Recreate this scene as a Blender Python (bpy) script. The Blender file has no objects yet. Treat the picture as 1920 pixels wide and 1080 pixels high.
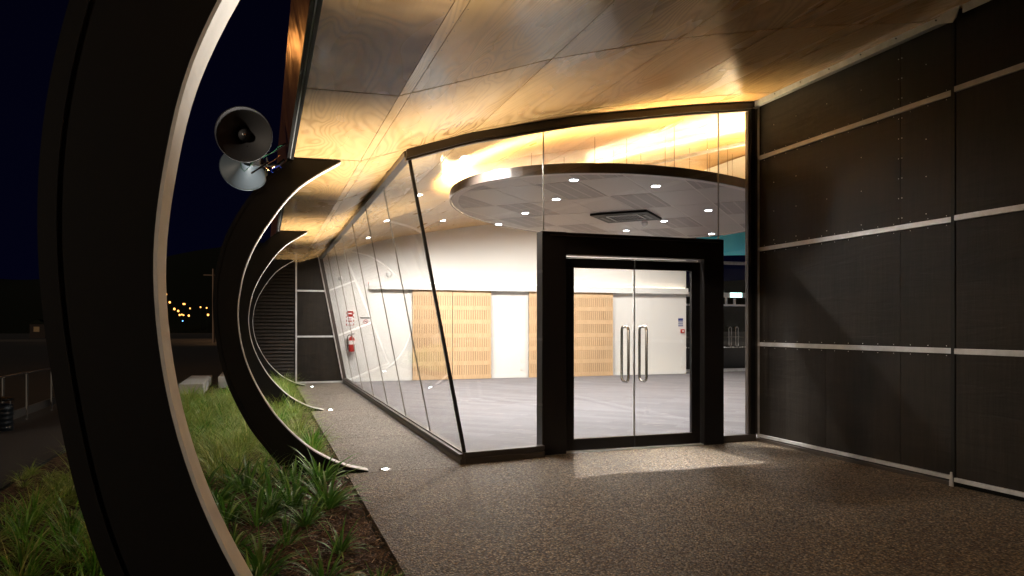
import bpy, bmesh, math, random
from mathutils import Vector, Matrix
random.seed(7)
S = bpy.context.scene
COL = S.collection

# ---------------------------------------------------------------- camera, world, exposure
HE = 1.46
YAW = math.atan(468 / 1358)
cam_d = bpy.data.cameras.new('camera')
cam_d.sensor_width = 36
cam_d.lens = 1358 / 1920 * 36
cam_d.shift_y = 73 / 1920
cam_d.clip_start = 0.05
cam_d.clip_end = 3000
cam = bpy.data.objects.new('camera', cam_d)
COL.objects.link(cam)
cam.location = (0, 0, HE)
cam.rotation_euler = (math.pi / 2, 0, -YAW)
S.camera = cam

W = bpy.data.worlds.new('World')
S.world = W
W.use_nodes = True
nt = W.node_tree
bg = nt.nodes['Background']
tc = nt.nodes.new('ShaderNodeTexCoord')
sep = nt.nodes.new('ShaderNodeSeparateXYZ')
rmp = nt.nodes.new('ShaderNodeValToRGB')
nt.links.new(tc.outputs['Generated'], sep.inputs[0])
nt.links.new(sep.outputs['Z'], rmp.inputs[0])
rmp.color_ramp.elements[0].position = 0.0
rmp.color_ramp.elements[0].color = (0.0008, 0.0009, 0.0058, 1)
rmp.color_ramp.elements[1].position = 0.6
rmp.color_ramp.elements[1].color = (0.0006, 0.0005, 0.0030, 1)
nt.links.new(rmp.outputs[0], bg.inputs[0])
bg.inputs[1].default_value = 1.0

def look_rot(d):
    return Vector(d).to_track_quat('-Z', 'Y').to_euler()

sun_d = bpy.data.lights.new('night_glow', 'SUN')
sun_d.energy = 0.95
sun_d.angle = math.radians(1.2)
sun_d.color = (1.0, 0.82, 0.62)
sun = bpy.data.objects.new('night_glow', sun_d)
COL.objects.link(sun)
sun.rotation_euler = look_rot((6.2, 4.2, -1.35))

S.view_settings.view_transform = 'Standard'
S.view_settings.look = 'None'
S.view_settings.exposure = 0.0
S.view_settings.gamma = 1.0
S.view_settings.use_curve_mapping = False
S.render.engine = 'CYCLES'
cy = S.cycles
cy.use_denoising = True
cy.max_bounces = 10
cy.diffuse_bounces = 5
cy.glossy_bounces = 5
cy.transparent_max_bounces = 24
cy.sample_clamp_indirect = 6
cy.caustics_reflective = False
cy.caustics_refractive = False

# ---------------------------------------------------------------- materials
def mat(name, col=(.5, .5, .5), rough=.5, metal=0.0, spec=.5, coat=0.0, emis=None, estr=0):
    m = bpy.data.materials.new(name)
    m.use_nodes = True
    b = m.node_tree.nodes['Principled BSDF']
    b.inputs['Base Color'].default_value = (*col, 1)
    b.inputs['Roughness'].default_value = rough
    b.inputs['Metallic'].default_value = metal
    b.inputs['Specular IOR Level'].default_value = spec
    b.inputs['Coat Weight'].default_value = coat
    if emis:
        b.inputs['Emission Color'].default_value = (*emis, 1)
        b.inputs['Emission Strength'].default_value = estr
    return m

class NT:
    def __init__(s, m):
        s.t = m.node_tree; s.n = s.t.nodes; s.l = s.t.links
        s.b = s.n['Principled BSDF']
    def node(s, ty, ins=None, **kw):
        n = s.n.new(ty)
        for k, v in kw.items():
            setattr(n, k, v)
        for k, v in (ins or {}).items():
            if isinstance(v, bpy.types.NodeSocket):
                s.l.new(v, n.inputs[k])
            else:
                n.inputs[k].default_value = v
        return n
    def math(s, op, a, b=0.0, c=None, clamp=False):
        n = s.node('ShaderNodeMath', operation=op, use_clamp=clamp)
        for i, v in enumerate((a, b) if c is None else (a, b, c)):
            if isinstance(v, bpy.types.NodeSocket): s.l.new(v, n.inputs[i])
            else: n.inputs[i].default_value = v
        return n.outputs[0]
    def mix(s, f, a, b, mode='MIX'):
        n = s.node('ShaderNodeMix', data_type='RGBA', blend_type=mode)
        for i, v in ((0, f), (6, a), (7, b)):
            if isinstance(v, bpy.types.NodeSocket): s.l.new(v, n.inputs[i])
            else: n.inputs[i].default_value = v if i == 0 else (*v, 1)
        return n.outputs[2]
    def coords(s, scale=(1, 1, 1), rot=(0, 0, 0), rnd=True):
        tc = s.node('ShaderNodeTexCoord')
        src = tc.outputs['Object']
        mp = s.node('ShaderNodeMapping')
        s.l.new(src, mp.inputs[0])
        mp.inputs['Scale'].default_value = scale
        mp.inputs['Rotation'].default_value = rot
        if rnd:
            oi = s.node('ShaderNodeObjectInfo')
            cx = s.node('ShaderNodeCombineXYZ')
            s.l.new(s.math('MULTIPLY', oi.outputs['Random'], 37.0), cx.inputs[0])
            s.l.new(s.math('MULTIPLY', oi.outputs['Random'], 53.0), cx.inputs[1])
            s.l.new(cx.outputs[0], mp.inputs['Location'])
            s.rand = oi.outputs['Random']
        return mp.outputs[0]
    def ramp(s, f, els):
        n = s.node('ShaderNodeValToRGB')
        s.l.new(f, n.inputs[0])
        r = n.color_ramp
        while len(r.elements) < len(els): r.elements.new(.5)
        for e, (p, c) in zip(r.elements, els):
            e.position = p; e.color = (*c, 1)
        return n.outputs[0]
    def noise(s, vec, scale, detail=4, rough=.5, dist=0):
        return s.node('ShaderNodeTexNoise', {'Vector': vec, 'Scale': scale, 'Detail': detail, 'Roughness': rough, 'Distortion': dist}).outputs[0]
    def bump(s, h, strength=.3, dist=.01):
        n = s.node('ShaderNodeBump', {'Height': h, 'Strength': strength, 'Distance': dist})
        s.l.new(n.outputs[0], s.b.inputs['Normal'])
    def base(s, c): s.l.new(c, s.b.inputs['Base Color'])
    def rough(s, c): s.l.new(c, s.b.inputs['Roughness'])

def plywood(name, light, dark, rough=.28, coat=.35, wav=.22):
    m = mat(name, light, rough, coat=coat)
    m.node_tree.nodes['Principled BSDF'].inputs['Coat Roughness'].default_value = .12
    t = NT(m)
    v = t.coords((1.15, .36, 1.15))
    n1 = t.noise(v, 1.25, 2.5, .45, .6)
    rings = t.math('SINE', t.math('MULTIPLY', n1, 165.0))
    rings = t.math('POWER', t.math('ADD', t.math('MULTIPLY', rings, .5), .5), 2.0)
    v2 = t.coords((60, 1.6, 60))
    fine = t.noise(v2, 1.0, 5, .6)
    v3 = t.coords((.9, .9, .9))
    blot = t.noise(t.coords((.9, .28, .9)), 1.6, 3, .5, .5)
    lo = t.noise(v3, .8, 2, .5)
    amt = t.math('MULTIPLY', rings, t.math('MULTIPLY_ADD', lo, 2.2, -.5, clamp=True))
    c = t.mix(t.math('MULTIPLY', amt, .7), light, dark)
    c = t.mix(t.math('MULTIPLY', fine, .35), c, tuple(x * .72 for x in dark))
    c = t.mix(t.math('MULTIPLY_ADD', blot, 1.2, -.45, clamp=True), c, t.mix(.35, c, (light[0] * 1.05, light[1] * .8, light[2] * .62)))
    c = t.mix(.22, c, t.mix(t.rand, (.75, .7, .66), (1.1, 1.06, 1.0)), 'MULTIPLY')
    v4 = t.coords((1.4, .5, 1.4))
    kn = t.node('ShaderNodeTexVoronoi', {'Vector': v4, 'Scale': 1.1, 'Randomness': 1.0}).outputs['Distance']
    c = t.mix(t.math('LESS_THAN', kn, .009), c, (.12, .06, .025))
    t.base(c)
    t.rough(t.math('MULTIPLY_ADD', blot, .22, rough - .1))
    t.bump(t.math('ADD', t.noise(v3, 1.7, 2, .5), t.math('MULTIPLY', fine, .06)), wav, .012)
    return m

M = {}
M['ply'] = plywood('plywood', (.74, .475, .20), (.30, .15, .045), rough=.25)
M['ply_in'] = plywood('plywood_inner', (.63, .39, .15), (.44, .25, .085), rough=.30, coat=.15, wav=.04)
M['void'] = mat('void_black', (.006, .006, .006), .9, spec=.1)
M['black_metal'] = mat('black_metal', (.006, .0052, .0047), .5, spec=.2)
M['bronze'] = mat('bronze_frame', (.035, .027, .022), .38, spec=.5)
M['portal'] = mat('portal_black', (.007, .006, .0062), .42, spec=.25)
M['rubber'] = mat('rubber', (.006, .006, .006), .6)
M['steel'] = mat('brushed_steel', (.55, .54, .53), .22, metal=1.0)
M['chip'] = mat('bark_chip', (.11, .06, .034), .8)
M['white'] = mat('white_plastic', (.78, .78, .76), .4)
M['red'] = mat('red_paint', (.45, .02, .015), .3)
M['black'] = mat('black_plastic', (.012, .012, .012), .4)
M['blue'] = mat('blue_print', (.03, .05, .22), .5)
M['grey_spk'] = mat('speaker_grey', (.13, .17, .21), .5)
M['copper'] = mat('copper_wire', (.75, .35, .16), .35, metal=1)
M['green_wire'] = mat('green_wire', (.03, .16, .08), .5)
M['blue_tape'] = mat('blue_tie', (.01, .05, .5), .4)
M['silicone'] = mat('silicone', (.20, .18, .15), .4)
M['concrete'] = mat('concrete', (.34, .335, .32), .85)
M['teal'] = mat('teal_paint', (.02, .28, .42), .25)
M['dim_metal'] = mat('dim_metal', (.14, .13, .12), .5)

def m_wall(name, col, bumpy=.02):
    m = mat(name, col, .6)
    t = NT(m); v = t.coords(rnd=False)
    n = t.noise(v, 1.1, 3)
    t.base(t.mix(n, tuple(c * .95 for c in col), col))
    t.bump(t.noise(v, 220, 2), bumpy, .003)
    return m
M['wall'] = m_wall('painted_plaster', (.80, .785, .75))
M['greywall'] = m_wall('grey_plaster', (.30, .30, .31))

def m_metal_worn(name, col, rough=.4):
    m = mat(name, col, rough, metal=.55)
    t = NT(m); v = t.coords((1, 1, 1), rnd=False)
    n = t.noise(v, 9, 5, .6)
    t.base(t.mix(t.math('MULTIPLY_ADD', n, 1.4, -.4, clamp=True), tuple(c * .62 for c in col), col))
    t.rough(t.math('MULTIPLY_ADD', n, .3, rough - .12))
    return m
M['alu'] = m_metal_worn('aluminium_rail', (.74, .74, .75), .42)
M['strip'] = mat('rib_edge', (.52, .48, .44), .48)
_t = NT(M['strip']); _v = _t.coords((1.5, 1.5, 1.5), rnd=False)
_n = _t.noise(_v, 5, 5, .62)
_t.base(_t.mix(_t.math('MULTIPLY_ADD', _n, 1.3, -.35, clamp=True), (.5, .485, .47), (.74, .73, .72)))
_t.bump(_t.noise(_v, 60, 3), .08, .004)

def m_formply():
    m = mat('dark_form_ply', (.03, .024, .019), .5, spec=.2)
    t = NT(m)
    v = t.coords((1, .35, 2.4))
    n = t.noise(v, 3.2, 5, .6, 1.2)
    wv = t.coords((9, 9, .8))
    n2 = t.noise(wv, 2.5, 4, .6)
    f = t.math('MULTIPLY_ADD', t.math('ADD', n, n2), .8, -.35, clamp=True)
    c = t.mix(f, (.005, .004, .0032), (.024, .0185, .0135))
    sc = t.noise(t.coords((2, 30, 30)), 3, 3, .7)
    c = t.mix(t.math('GREATER_THAN', sc, .74), c, (.04, .032, .024))
    t.base(c)
    t.rough(t.math('MULTIPLY_ADD', n, .25, .38))
    t.bump(t.math('ADD', n, t.math('MULTIPLY', n2, .5)), .6, .008)
    return m
M['formply'] = m_formply()

def m_agg():
    m = mat('exposed_aggregate', (.2, .16, .12), .72, spec=.4)
    t = NT(m); v = t.coords(rnd=False)
    vo = t.node('ShaderNodeTexVoronoi', {'Vector': v, 'Scale': 66.0})
    vo2 = t.node('ShaderNodeTexVoronoi', {'Vector': v, 'Scale': 120.0})
    sp = t.node('ShaderNodeSeparateColor'); t.l.new(vo.outputs['Color'], sp.inputs[0])
    c = t.ramp(sp.outputs[0], [(0, (.05, .032, .017)), (.35, (.19, .12, .062)), (.62, (.39, .265, .145)), (.86, (.64, .46, .27)), (1, (.9, .74, .52))])
    edge = t.math('MULTIPLY', vo.outputs['Distance'], 1.5, clamp=True)
    c = t.mix(t.math('POWER', edge, 1.6), c, (.035, .028, .02))
    big = t.noise(v, .9, 5, .62, .8)
    c = t.mix(t.math('MULTIPLY_ADD', big, 2.2, -.75, clamp=True), t.mix(.5, c, (.045, .035, .026)), c)
    st = t.noise(v, 3.5, 4, .6)
    c = t.mix(t.math('MULTIPLY_ADD', st, 5, -2.85, clamp=True), c, t.mix(.45, c, (.04, .03, .022)))
    t.base(c)
    t.rough(t.math('MULTIPLY_ADD', sp.outputs[1], .45, .38))
    h = t.math('ADD', t.math('MULTIPLY', vo.outputs['Distance'], -1.0), t.math('MULTIPLY', vo2.outputs['Distance'], -.35))
    t.bump(h, 1.0, .012)
    return m
M['agg'] = m_agg()
def m_agg2():
    m = M['agg'].copy(); m.name = 'lit_aggregate'  # paler copy of the paving; the walkway's brighter light put into the colour
    nts = m.node_tree
    for n in nts.nodes:
        if n.type == 'VALTORGB':
            for e, c in zip(n.color_ramp.elements, [(.17, .132, .10), (.31, .25, .19), (.43, .355, .28), (.54, .46, .37), (.76, .68, .58)]):
                e.color = (*c, 1)
    return m
M['agg2'] = m_agg2()

def m_carpet():
    m = mat('carpet', (.3, .29, .33), .95, spec=.1)
    t = NT(m)
    tc = t.node('ShaderNodeTexCoord')
    mp = t.node('ShaderNodeMapping', {'Vector': tc.outputs['Object'], 'Rotation': (0, 0, math.radians(45))})
    br = t.node('ShaderNodeTexBrick', {'Vector': mp.outputs[0], 'Scale': 1.0, 'Brick Width': 1.0, 'Row Height': .25, 'Mortar Size': .0025,
               'Color1': (.165, .162, .172, 1), 'Color2': (.215, .212, .224, 1), 'Mortar': (.15, .145, .16, 1), 'Bias': 0.0}, offset=.5)
    mp2 = t.node('ShaderNodeMapping', {'Vector': tc.outputs['Object'], 'Rotation': (0, 0, math.radians(45)), 'Scale': (2.4, 30, 1)})
    n = t.noise(mp2.outputs[0], 1.0, 2, .5)
    c = t.mix(t.math('GREATER_THAN', n, .685), br.outputs['Color'], (.36, .32, .30))
    mp3 = t.node('ShaderNodeMapping', {'Vector': tc.outputs['Object'], 'Rotation': (0, 0, math.radians(-45)), 'Scale': (2.2, 60, 1)})
    c = t.mix(t.math('MULTIPLY', t.noise(mp3.outputs[0], 1.0, 3), .3), c, (.14, .13, .155))
    t.base(c)
    t.bump(t.noise(tc.outputs['Object'], 300, 2), .3, .004)
    return m
M['carpet'] = m_carpet()

def m_soil():
    m = mat('mulch_soil', (.05, .03, .018), .95, spec=.15)
    t = NT(m); v = t.coords(rnd=False)
    vo = t.node('ShaderNodeTexVoronoi', {'Vector': v, 'Scale': 42.0})
    sp = t.node('ShaderNodeSeparateColor'); t.l.new(vo.outputs['Color'], sp.inputs[0])
    t.base(t.ramp(sp.outputs[0], [(0, (.018, .011, .007)), (.6, (.06, .035, .02)), (1, (.12, .075, .045))]))
    t.bump(vo.outputs['Distance'], .8, .02)
    return m
M['soil'] = m_soil()
_t = NT(M['chip']); _ = _t.coords(rnd=False)
_g = _t.node('ShaderNodeNewGeometry')
_t.base(_t.ramp(_g.outputs['Random Per Island'], [(0, (.035, .02, .012)), (.55, (.12, .066, .036)), (.9, (.22, .135, .08)), (1, (.5, .38, .26))]))

def m_leaf(name, a, b, c):
    m = mat(name, a, .42, spec=.5)
    t = NT(m)
    g = t.node('ShaderNodeNewGeometry')
    t.base(t.ramp(g.outputs['Random Per Island'], [(0, a), (.7, b), (1, c)]))
    t.b.inputs['Subsurface Weight'].default_value = 0
    tr = t.node('ShaderNodeBsdfTranslucent', {'Color': (*b, 1)})
    mx = t.node('ShaderNodeMixShader', {'Fac': .3})
    out = t.n['Material Output']
    t.l.new(t.b.outputs[0], mx.inputs[1]); t.l.new(tr.outputs[0], mx.inputs[2]); t.l.new(mx.outputs[0], out.inputs[0])
    return m
M['flax'] = m_leaf('strap_leaf', (.032, .10, .014), (.075, .20, .025), (.22, .36, .07))
M['grass'] = m_leaf('grass_blade', (.10, .19, .026), (.25, .35, .065), (.52, .47, .20))
M['lush'] = m_leaf('lush_blade', (.06, .18, .014), (.11, .30, .025), (.24, .42, .07))

def m_glass():
    m = bpy.data.materials.new('window_glass'); m.use_nodes = True
    n = m.node_tree.nodes; l = m.node_tree.links
    n.clear()
    ge = n.new('ShaderNodeNewGeometry'); dt = n.new('ShaderNodeVectorMath'); dt.operation = 'DOT_PRODUCT'
    l.new(ge.outputs['Normal'], dt.inputs[0]); l.new(ge.outputs['Incoming'], dt.inputs[1])
    def mth(op, a, b=0.0, c=0.0):
        k = n.new('ShaderNodeMath'); k.operation = op
        for i, v in enumerate((a, b, c)):
            if isinstance(v, bpy.types.NodeSocket): l.new(v, k.inputs[i])
            else: k.inputs[i].default_value = v
        return k.outputs[0]
    fres = mth('MULTIPLY_ADD', mth('POWER', mth('SUBTRACT', 1.0, mth('ABSOLUTE', dt.outputs['Value'])), 5.0), .5, .035)
    tr = n.new('ShaderNodeBsdfTransparent'); tr.inputs[0].default_value = (.975, .985, .98, 1)
    gl = n.new('ShaderNodeBsdfGlossy'); gl.inputs['Roughness'].default_value = .0
    mx = n.new('ShaderNodeMixShader'); o = n.new('ShaderNodeOutputMaterial')
    l.new(fres, mx.inputs[0]); l.new(tr.outputs[0], mx.inputs[1]); l.new(gl.outputs[0], mx.inputs[2]); l.new(mx.outputs[0], o.inputs[0])
    return m
M['glass'] = m_glass()

def m_timber():
    m = mat('slotted_timber', (.62, .38, .185), .5)
    t = NT(m); v = t.coords((14, 14, .8))
    n = t.noise(v, 1, 4, .6)
    t.base(t.mix(n, (.52, .34, .185), (.72, .51, .31)))
    return m
M['timber'] = m_timber()
M['slot'] = mat('slot_dark', (.07, .035, .015), .9)

def m_perf():
    m = mat('perforated_tile', (.3, .28, .27), .45)
    t = NT(m)
    tc = t.node('ShaderNodeTexCoord')
    mp = t.node('ShaderNodeMapping', {'Vector': tc.outputs['Object'], 'Rotation': (0, 0, math.radians(-45))})
    s = t.node('ShaderNodeSeparateXYZ'); t.l.new(mp.outputs[0], s.inputs[0])
    fx = t.math('FRACT', t.math('MULTIPLY', s.outputs[0], 16.0))
    fy = t.math('FRACT', t.math('MULTIPLY', s.outputs[1], 5.0))
    hole = t.math('MULTIPLY', t.math('LESS_THAN', fx, .45), t.math('LESS_THAN', fy, .86))
    t.base(t.mix(hole, (.31, .255, .225), (.085, .068, .06)))  # warm base tint imitates the timber soffit reflected in the glass
    return m
M['perf'] = m_perf()
M['tile'] = mat('ceiling_tile', (.32, .265, .235), .38)  # soffit reflection put into the tile's warm colour
M['tbar'] = mat('tile_bar', (.50, .43, .39), .5)
M['lens'] = mat('lamp_lens', (.9, .9, .9), .3, emis=(.86, .92, 1.0), estr=60)
M['led'] = mat('led_tape', (.9, .8, .6), .3, emis=(1.0, .77, .42), estr=500)
M['led2'] = mat('led_tape_cross', (.9, .8, .6), .3, emis=(1.0, .77, .42), estr=430)
M['uplens'] = mat('uplight_lens', (.9, .9, .9), .3, emis=(.85, .95, 1.0), estr=40)
M['orange_lamp'] = mat('sodium_lamp', (.9, .6, .3), .3, emis=(1.0, .42, .09), estr=3.5)
M['blue_lamp'] = mat('blue_lamp', (.3, .5, .9), .3, emis=(.15, .4, 1.0), estr=4)
M['exit'] = mat('exit_panel', (.8, .9, .9), .3, emis=(.55, 1.0, .95), estr=4)
M['red_led'] = mat('red_led', (.9, .1, .1), .3, emis=(1, .15, .08), estr=4)

def m_fascia():
    m = mat('glossy_fascia', (.42, .17, .07), .3, metal=.9)  # copper base colour puts an orange lamp reflection into the dark metal
    t = NT(m); v = t.coords((1, 1, 1), rnd=True)
    t.rough(t.math('MULTIPLY_ADD', t.noise(v, 2, 3), .25, .2))
    t.bump(t.noise(v, 1.6, 3), .5, .08)
    return m
M['fascia'] = m_fascia()

def m_ground():
    m = mat('night_asphalt', (.05, .047, .043), .85)
    t = NT(m); v = t.coords(rnd=False)
    n = t.noise(v, .35, 5, .6)
    t.base(t.mix(n, (.008, .0075, .007), (.022, .020, .018)))
    t.bump(t.noise(v, 90, 3), .5, .01)
    return m
M['asphalt'] = m_ground()
M['hill'] = mat('dark_hill', (.012, .014, .009), .95, spec=.05)
M['road'] = mat('road_surface', (.05, .04, .033), .9)
M['wood_pole'] = mat('pole_timber', (.16, .10, .065), .8)

# ---------------------------------------------------------------- helpers
def link(name, me, parent=None):
    o = bpy.data.objects.new(name, me)
    COL.objects.link(o)
    if parent is not None: o.parent = parent
    return o
def mesh(name, vs, fs, m, parent=None, smooth=False, mats=None, idx=None):
    me = bpy.data.meshes.new(name)
    me.from_pydata([tuple(v) for v in vs], [], fs)
    for x in (mats or [m]): me.materials.append(x)
    if idx: me.polygons.foreach_set('material_index', idx)
    if smooth: me.polygons.foreach_set('use_smooth', [True] * len(me.polygons))
    me.update()
    return link(name, me, parent)
def thing(name, label, cat, loc=(0, 0, 0), group=None, rz=0):
    o = bpy.data.objects.new(name, None); COL.objects.link(o)
    o.empty_display_size = .1
    o.location = loc; o.rotation_euler = (0, 0, rz)
    o['label'] = label; o['category'] = cat; o['kind'] = 'thing'
    if group: o['group'] = group
    return o
def tag(o, label, cat, group=None):
    o['label'] = label; o['category'] = cat; o['kind'] = 'thing'
    if group: o['group'] = group
    return o
def struct(o): o['kind'] = 'structure'; return o
def stuff(o): o['kind'] = 'stuff'; return o

class MB:
    def __init__(s): s.v = []; s.f = []
    def add(s, vs, fs):
        k = len(s.v); s.v += [tuple(v) for v in vs]; s.f += [tuple(i + k for i in f) for f in fs]; return s
    def box(s, a, b):
        x0, y0, z0 = a; x1, y1, z1 = b
        return s.add([(x0, y0, z0), (x1, y0, z0), (x1, y1, z0), (x0, y1, z0), (x0, y0, z1), (x1, y0, z1), (x1, y1, z1), (x0, y1, z1)],
              [(0, 3, 2, 1), (4, 5, 6, 7), (0, 1, 5, 4), (1, 2, 6, 5), (2, 3, 7, 6), (3, 0, 4, 7)])
    def hexa(s, p):   # 8 points: bottom 4 ccw, top 4 ccw
        return s.add(p, [(0, 3, 2, 1), (4, 5, 6, 7), (0, 1, 5, 4), (1, 2, 6, 5), (2, 3, 7, 6), (3, 0, 4, 7)])
    def tube(s, pts, r, n=8, closed=False, caps=True, rs=None):
        pts = [Vector(p) for p in pts]; N = len(pts); k0 = len(s.v)
        prev = None
        for i, p in enumerate(pts):
            if closed: d = pts[(i + 1) % N] - pts[i - 1]
            else: d = pts[min(i + 1, N - 1)] - pts[max(i - 1, 0)]
            d.normalize()
            if prev is None:
                a = Vector((0, 0, 1)) if abs(d.z) < .9 else Vector((1, 0, 0))
                u = d.cross(a).normalized()
            else:
                u = (prev - d * prev.dot(d)).normalized()
            prev = u; w = d.cross(u)
            rr = rs[i] if rs else r
            for j in range(n):
                t = 2 * math.pi * j / n
                s.v.append(tuple(p + u * (rr * math.cos(t)) + w * (rr * math.sin(t))))
        for i in range(N if closed else N - 1):
            a = k0 + i * n; b = k0 + ((i + 1) % N) * n
            for j in range(n):
                s.f.append((a + j, a + (j + 1) % n, b + (j + 1) % n, b + j))
        if caps and not closed:
            s.f.append(tuple(k0 + j for j in range(n))[::-1])
            s.f.append(tuple(k0 + (N - 1) * n + j for j in range(n)))
        return s
    def lathe(s, prof, n=32, mtx=None):
        k0 = len(s.v)
        for r, z in prof:
            for j in range(n):
                t = 2 * math.pi * j / n
                v = Vector((r * math.cos(t), r * math.sin(t), z))
                s.v.append(tuple(mtx @ v if mtx else v))
        for i in range(len(prof) - 1):
            a = k0 + i * n; b = a + n
            for j in range(n):
                s.f.append((a + j, a + (j + 1) % n, b + (j + 1) % n, b + j))
        return s
    def disc(s, c, r, n=16, up=True, z=None):
        k = len(s.v)
        for j in range(n):
            t = 2 * math.pi * j / n
            s.v.append((c[0] + r * math.cos(t), c[1] + r * math.sin(t), c[2]))
        f = tuple(range(k, k + n)); s.f.append(f if up else f[::-1]); return s
    def build(s, name, m, parent=None, smooth=False, bevel=0):
        o = mesh(name, s.v, s.f, m, parent, smooth)
        if bevel:
            bm = bmesh.new(); bm.from_mesh(o.data)
            bmesh.ops.bevel(bm, geom=[e for e in bm.edges], offset=bevel, segments=2, affect='EDGES', profile=.6)
            bm.to_mesh(o.data); bm.free()
        return o
def box(name, a, b, m, parent=None, bevel=0):
    return MB().box(a, b).build(name, m, parent, bevel=bevel)
def interp(x, X, Z):
    if x <= X[0]:
        return Z[0] + (x - X[0]) * (Z[1] - Z[0]) / (X[1] - X[0])
    for i in range(len(X) - 1):
        if x <= X[i + 1]:
            t = (x - X[i]) / (X[i + 1] - X[i]); return Z[i] + t * (Z[i + 1] - Z[i])
    return Z[-1]
PX = [.285, .93, 1.05, 1.32, 2.1, 3.05, 3.6, 4.5, 5.1, 5.6, 6.05, 7.4, 9, 12.5, 17]
PZ = [3.112, 3.125, 3.165, 3.256, 3.53, 3.79, 3.92, 4.10, 4.21, 4.29, 4.36, 4.5, 4.62, 4.75, 4.8]
def cz(x): return interp(x, PX, PZ)
def yf(x): return interp(x, [1.4, 2.0, 3.0, 4.2, 5.4, 6.05, 17], [7.44, 7.47, 7.62, 7.73, 7.79, 7.81, 7.81])
def xs(z): return 2.06 - .193 * z       # leaning side window

# ---------------------------------------------------------------- ground, paving, garden
vs, fs = [], []
gx = [-900, -300, -100, -50, -25, -12, -8, -6, -5, -4, -3, -2.6, -2.35, 30, 300, 900]
gy = [-60, -20, 0, 4, 8, 10, 12, 14, 16, 18, 20, 23, 30, 50, 120, 300, 900, 1500]
for y in gy:
    for x in gx:
        z = -.05
        if x < -2.3:
            t = max(0, min(1, (y - 8) / 9)); z = -.06 - .5 * t
        if y > 20.5: z = -.56
        vs.append((x, y, z))
n = len(gx)
for j in range(len(gy) - 1):
    for i in range(n - 1):
        fs.append((j * n + i, j * n + i + 1, (j + 1) * n + i + 1, (j + 1) * n + i))
struct(mesh('ground', vs, fs, M['asphalt']))

# garden bed (gently lumpy)
vs, fs = [], []
nx, ny = 26, 90
for j in range(ny + 1):
    for i in range(nx + 1):
        x = -2.3 + 3.06 * i / nx; y = -1.5 + 21 * j / ny
        z = -.03 + .02 * math.sin(x * 5 + y * 2.3) * math.sin(y * 3.1 - x) + (.03 if x < .3 else 0)
        if i == 0: z = -.10
        if i == nx: z = -.05
        vs.append((x, y, z))
for j in range(ny):
    for i in range(nx):
        k = j * (nx + 1) + i; fs.append((k, k + 1, k + nx + 2, k + nx + 1))
struct(mesh('garden_soil', vs, fs, M['soil'], smooth=True))

# aggregate paving slabs with recessed joints
pav = struct(thing('pavement', '', '')); del pav['label']; del pav['category']
pav['kind'] = 'structure'
def slab(x0, x1, y0, y1, m):
    g = .005
    o = MB().box((x0 + g, y0 + g, -.12), (x1 - g, y1 - g, 0)).build('slab', m, pav)
    return o
slab(.79, 3.3, -3, 1.8, M['agg']); slab(3.3, 6.2, -3, 1.8, M['agg'])
slab(.79, 6.2, 1.8, 7.33, M['agg'])
for a, b in ((7.33, 9.7), (9.7, 12.98), (12.98, 16.2), (16.2, 19.45)):
    slab(.79, 2.3, a, b, M['agg2'])
MB().box((2.3, 7.33, -.12), (6.2, 7.84, -.001)).build('slab', M['agg'], pav)
MB().box((.78, -3, -.2), (6.3, 19.5, -.125)).build('bedding', M['void'], pav)
# indoor floor
struct(mesh('floor', [(1.95, 7.47, .004), (3, 7.62, .004), (5.4, 7.79, .004), (17, 7.81, .004), (17, 20.1, .004), (1.95, 20.1, .004)], [(0, 1, 2, 3, 4, 5)], M['carpet']))

# ---------------------------------------------------------------- timber ceiling and soffit
ceil_o = thing('ceiling', '', ''); del ceil_o['label']; del ceil_o['category']; ceil_o['kind'] = 'structure'
def ceil_panel(x0, x1, y0, y1, m, gx=.0032, gy=.009):
    xx = [x0 + gx] + [p for p in PX if x0 + .03 < p < x1 - .03]
    xx += [x1 - gx]
    out = [xx[0]]
    for a, b in zip(xx, xx[1:]):
        k = max(1, int((b - a) / .3))
        out += [a + (b - a) * q / k for q in range(1, k + 1)]
    vs, fs = [], []
    for x in out:
        for y in (y0 + gy, y1 - gy):
            vs.append((x, y, cz(x)))
    nb = len(vs)
    vs += [(x, y, z + .014) for x, y, z in vs]
    for i in range(len(out) - 1):
        a = 2 * i
        fs.append((a, a + 1, a + 3, a + 2)); fs.append((nb + a, nb + a + 2, nb + a + 3, nb + a + 1))
        fs.append((a, a + 2, nb + a + 2, nb + a)); fs.append((a + 1, nb + a + 1, nb + a + 3, a + 3))
    fs.append((0, nb, nb + 1, 1)); e = 2 * (len(out) - 1); fs.append((e, e + 1, nb + e + 1, nb + e))
    return mesh('plywood_panel', vs, fs, m, ceil_o, smooth=False)
XC = [.285, .93, 1.02, 2.12, 3.26, 4.25, 5.26, 6.0]
XI = [6.0, 7.2, 8.4, 9.6, 10.8, 12.0, 13.2, 15.0, 17.0]
YC = [-2.0, .4, 2.8, 5.2, 7.365, 9.8, 11.4, 13.0, 15.4, 17.0, 18.6, 20.1]
for j in range(len(YC) - 1):
    inner = YC[j] >= 7.3
    for i in range(len(XC) - 1):
        if i == 0:
            ceil_panel(XC[0], .93, YC[j], YC[j + 1], M['ply'])
        elif i == 1:
            ceil_panel(.9305, 1.02, YC[j], YC[j + 1], M['ply'], gx=.0012)
        else:
            ceil_panel(XC[i], XC[i + 1], YC[j], YC[j + 1], M['ply_in'] if (inner and i > 2) else M['ply'])
    if inner:
        for i in range(len(XI) - 1):
            ceil_panel(XI[i], XI[i + 1], YC[j], YC[j + 1], M['ply_in'])
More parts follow.
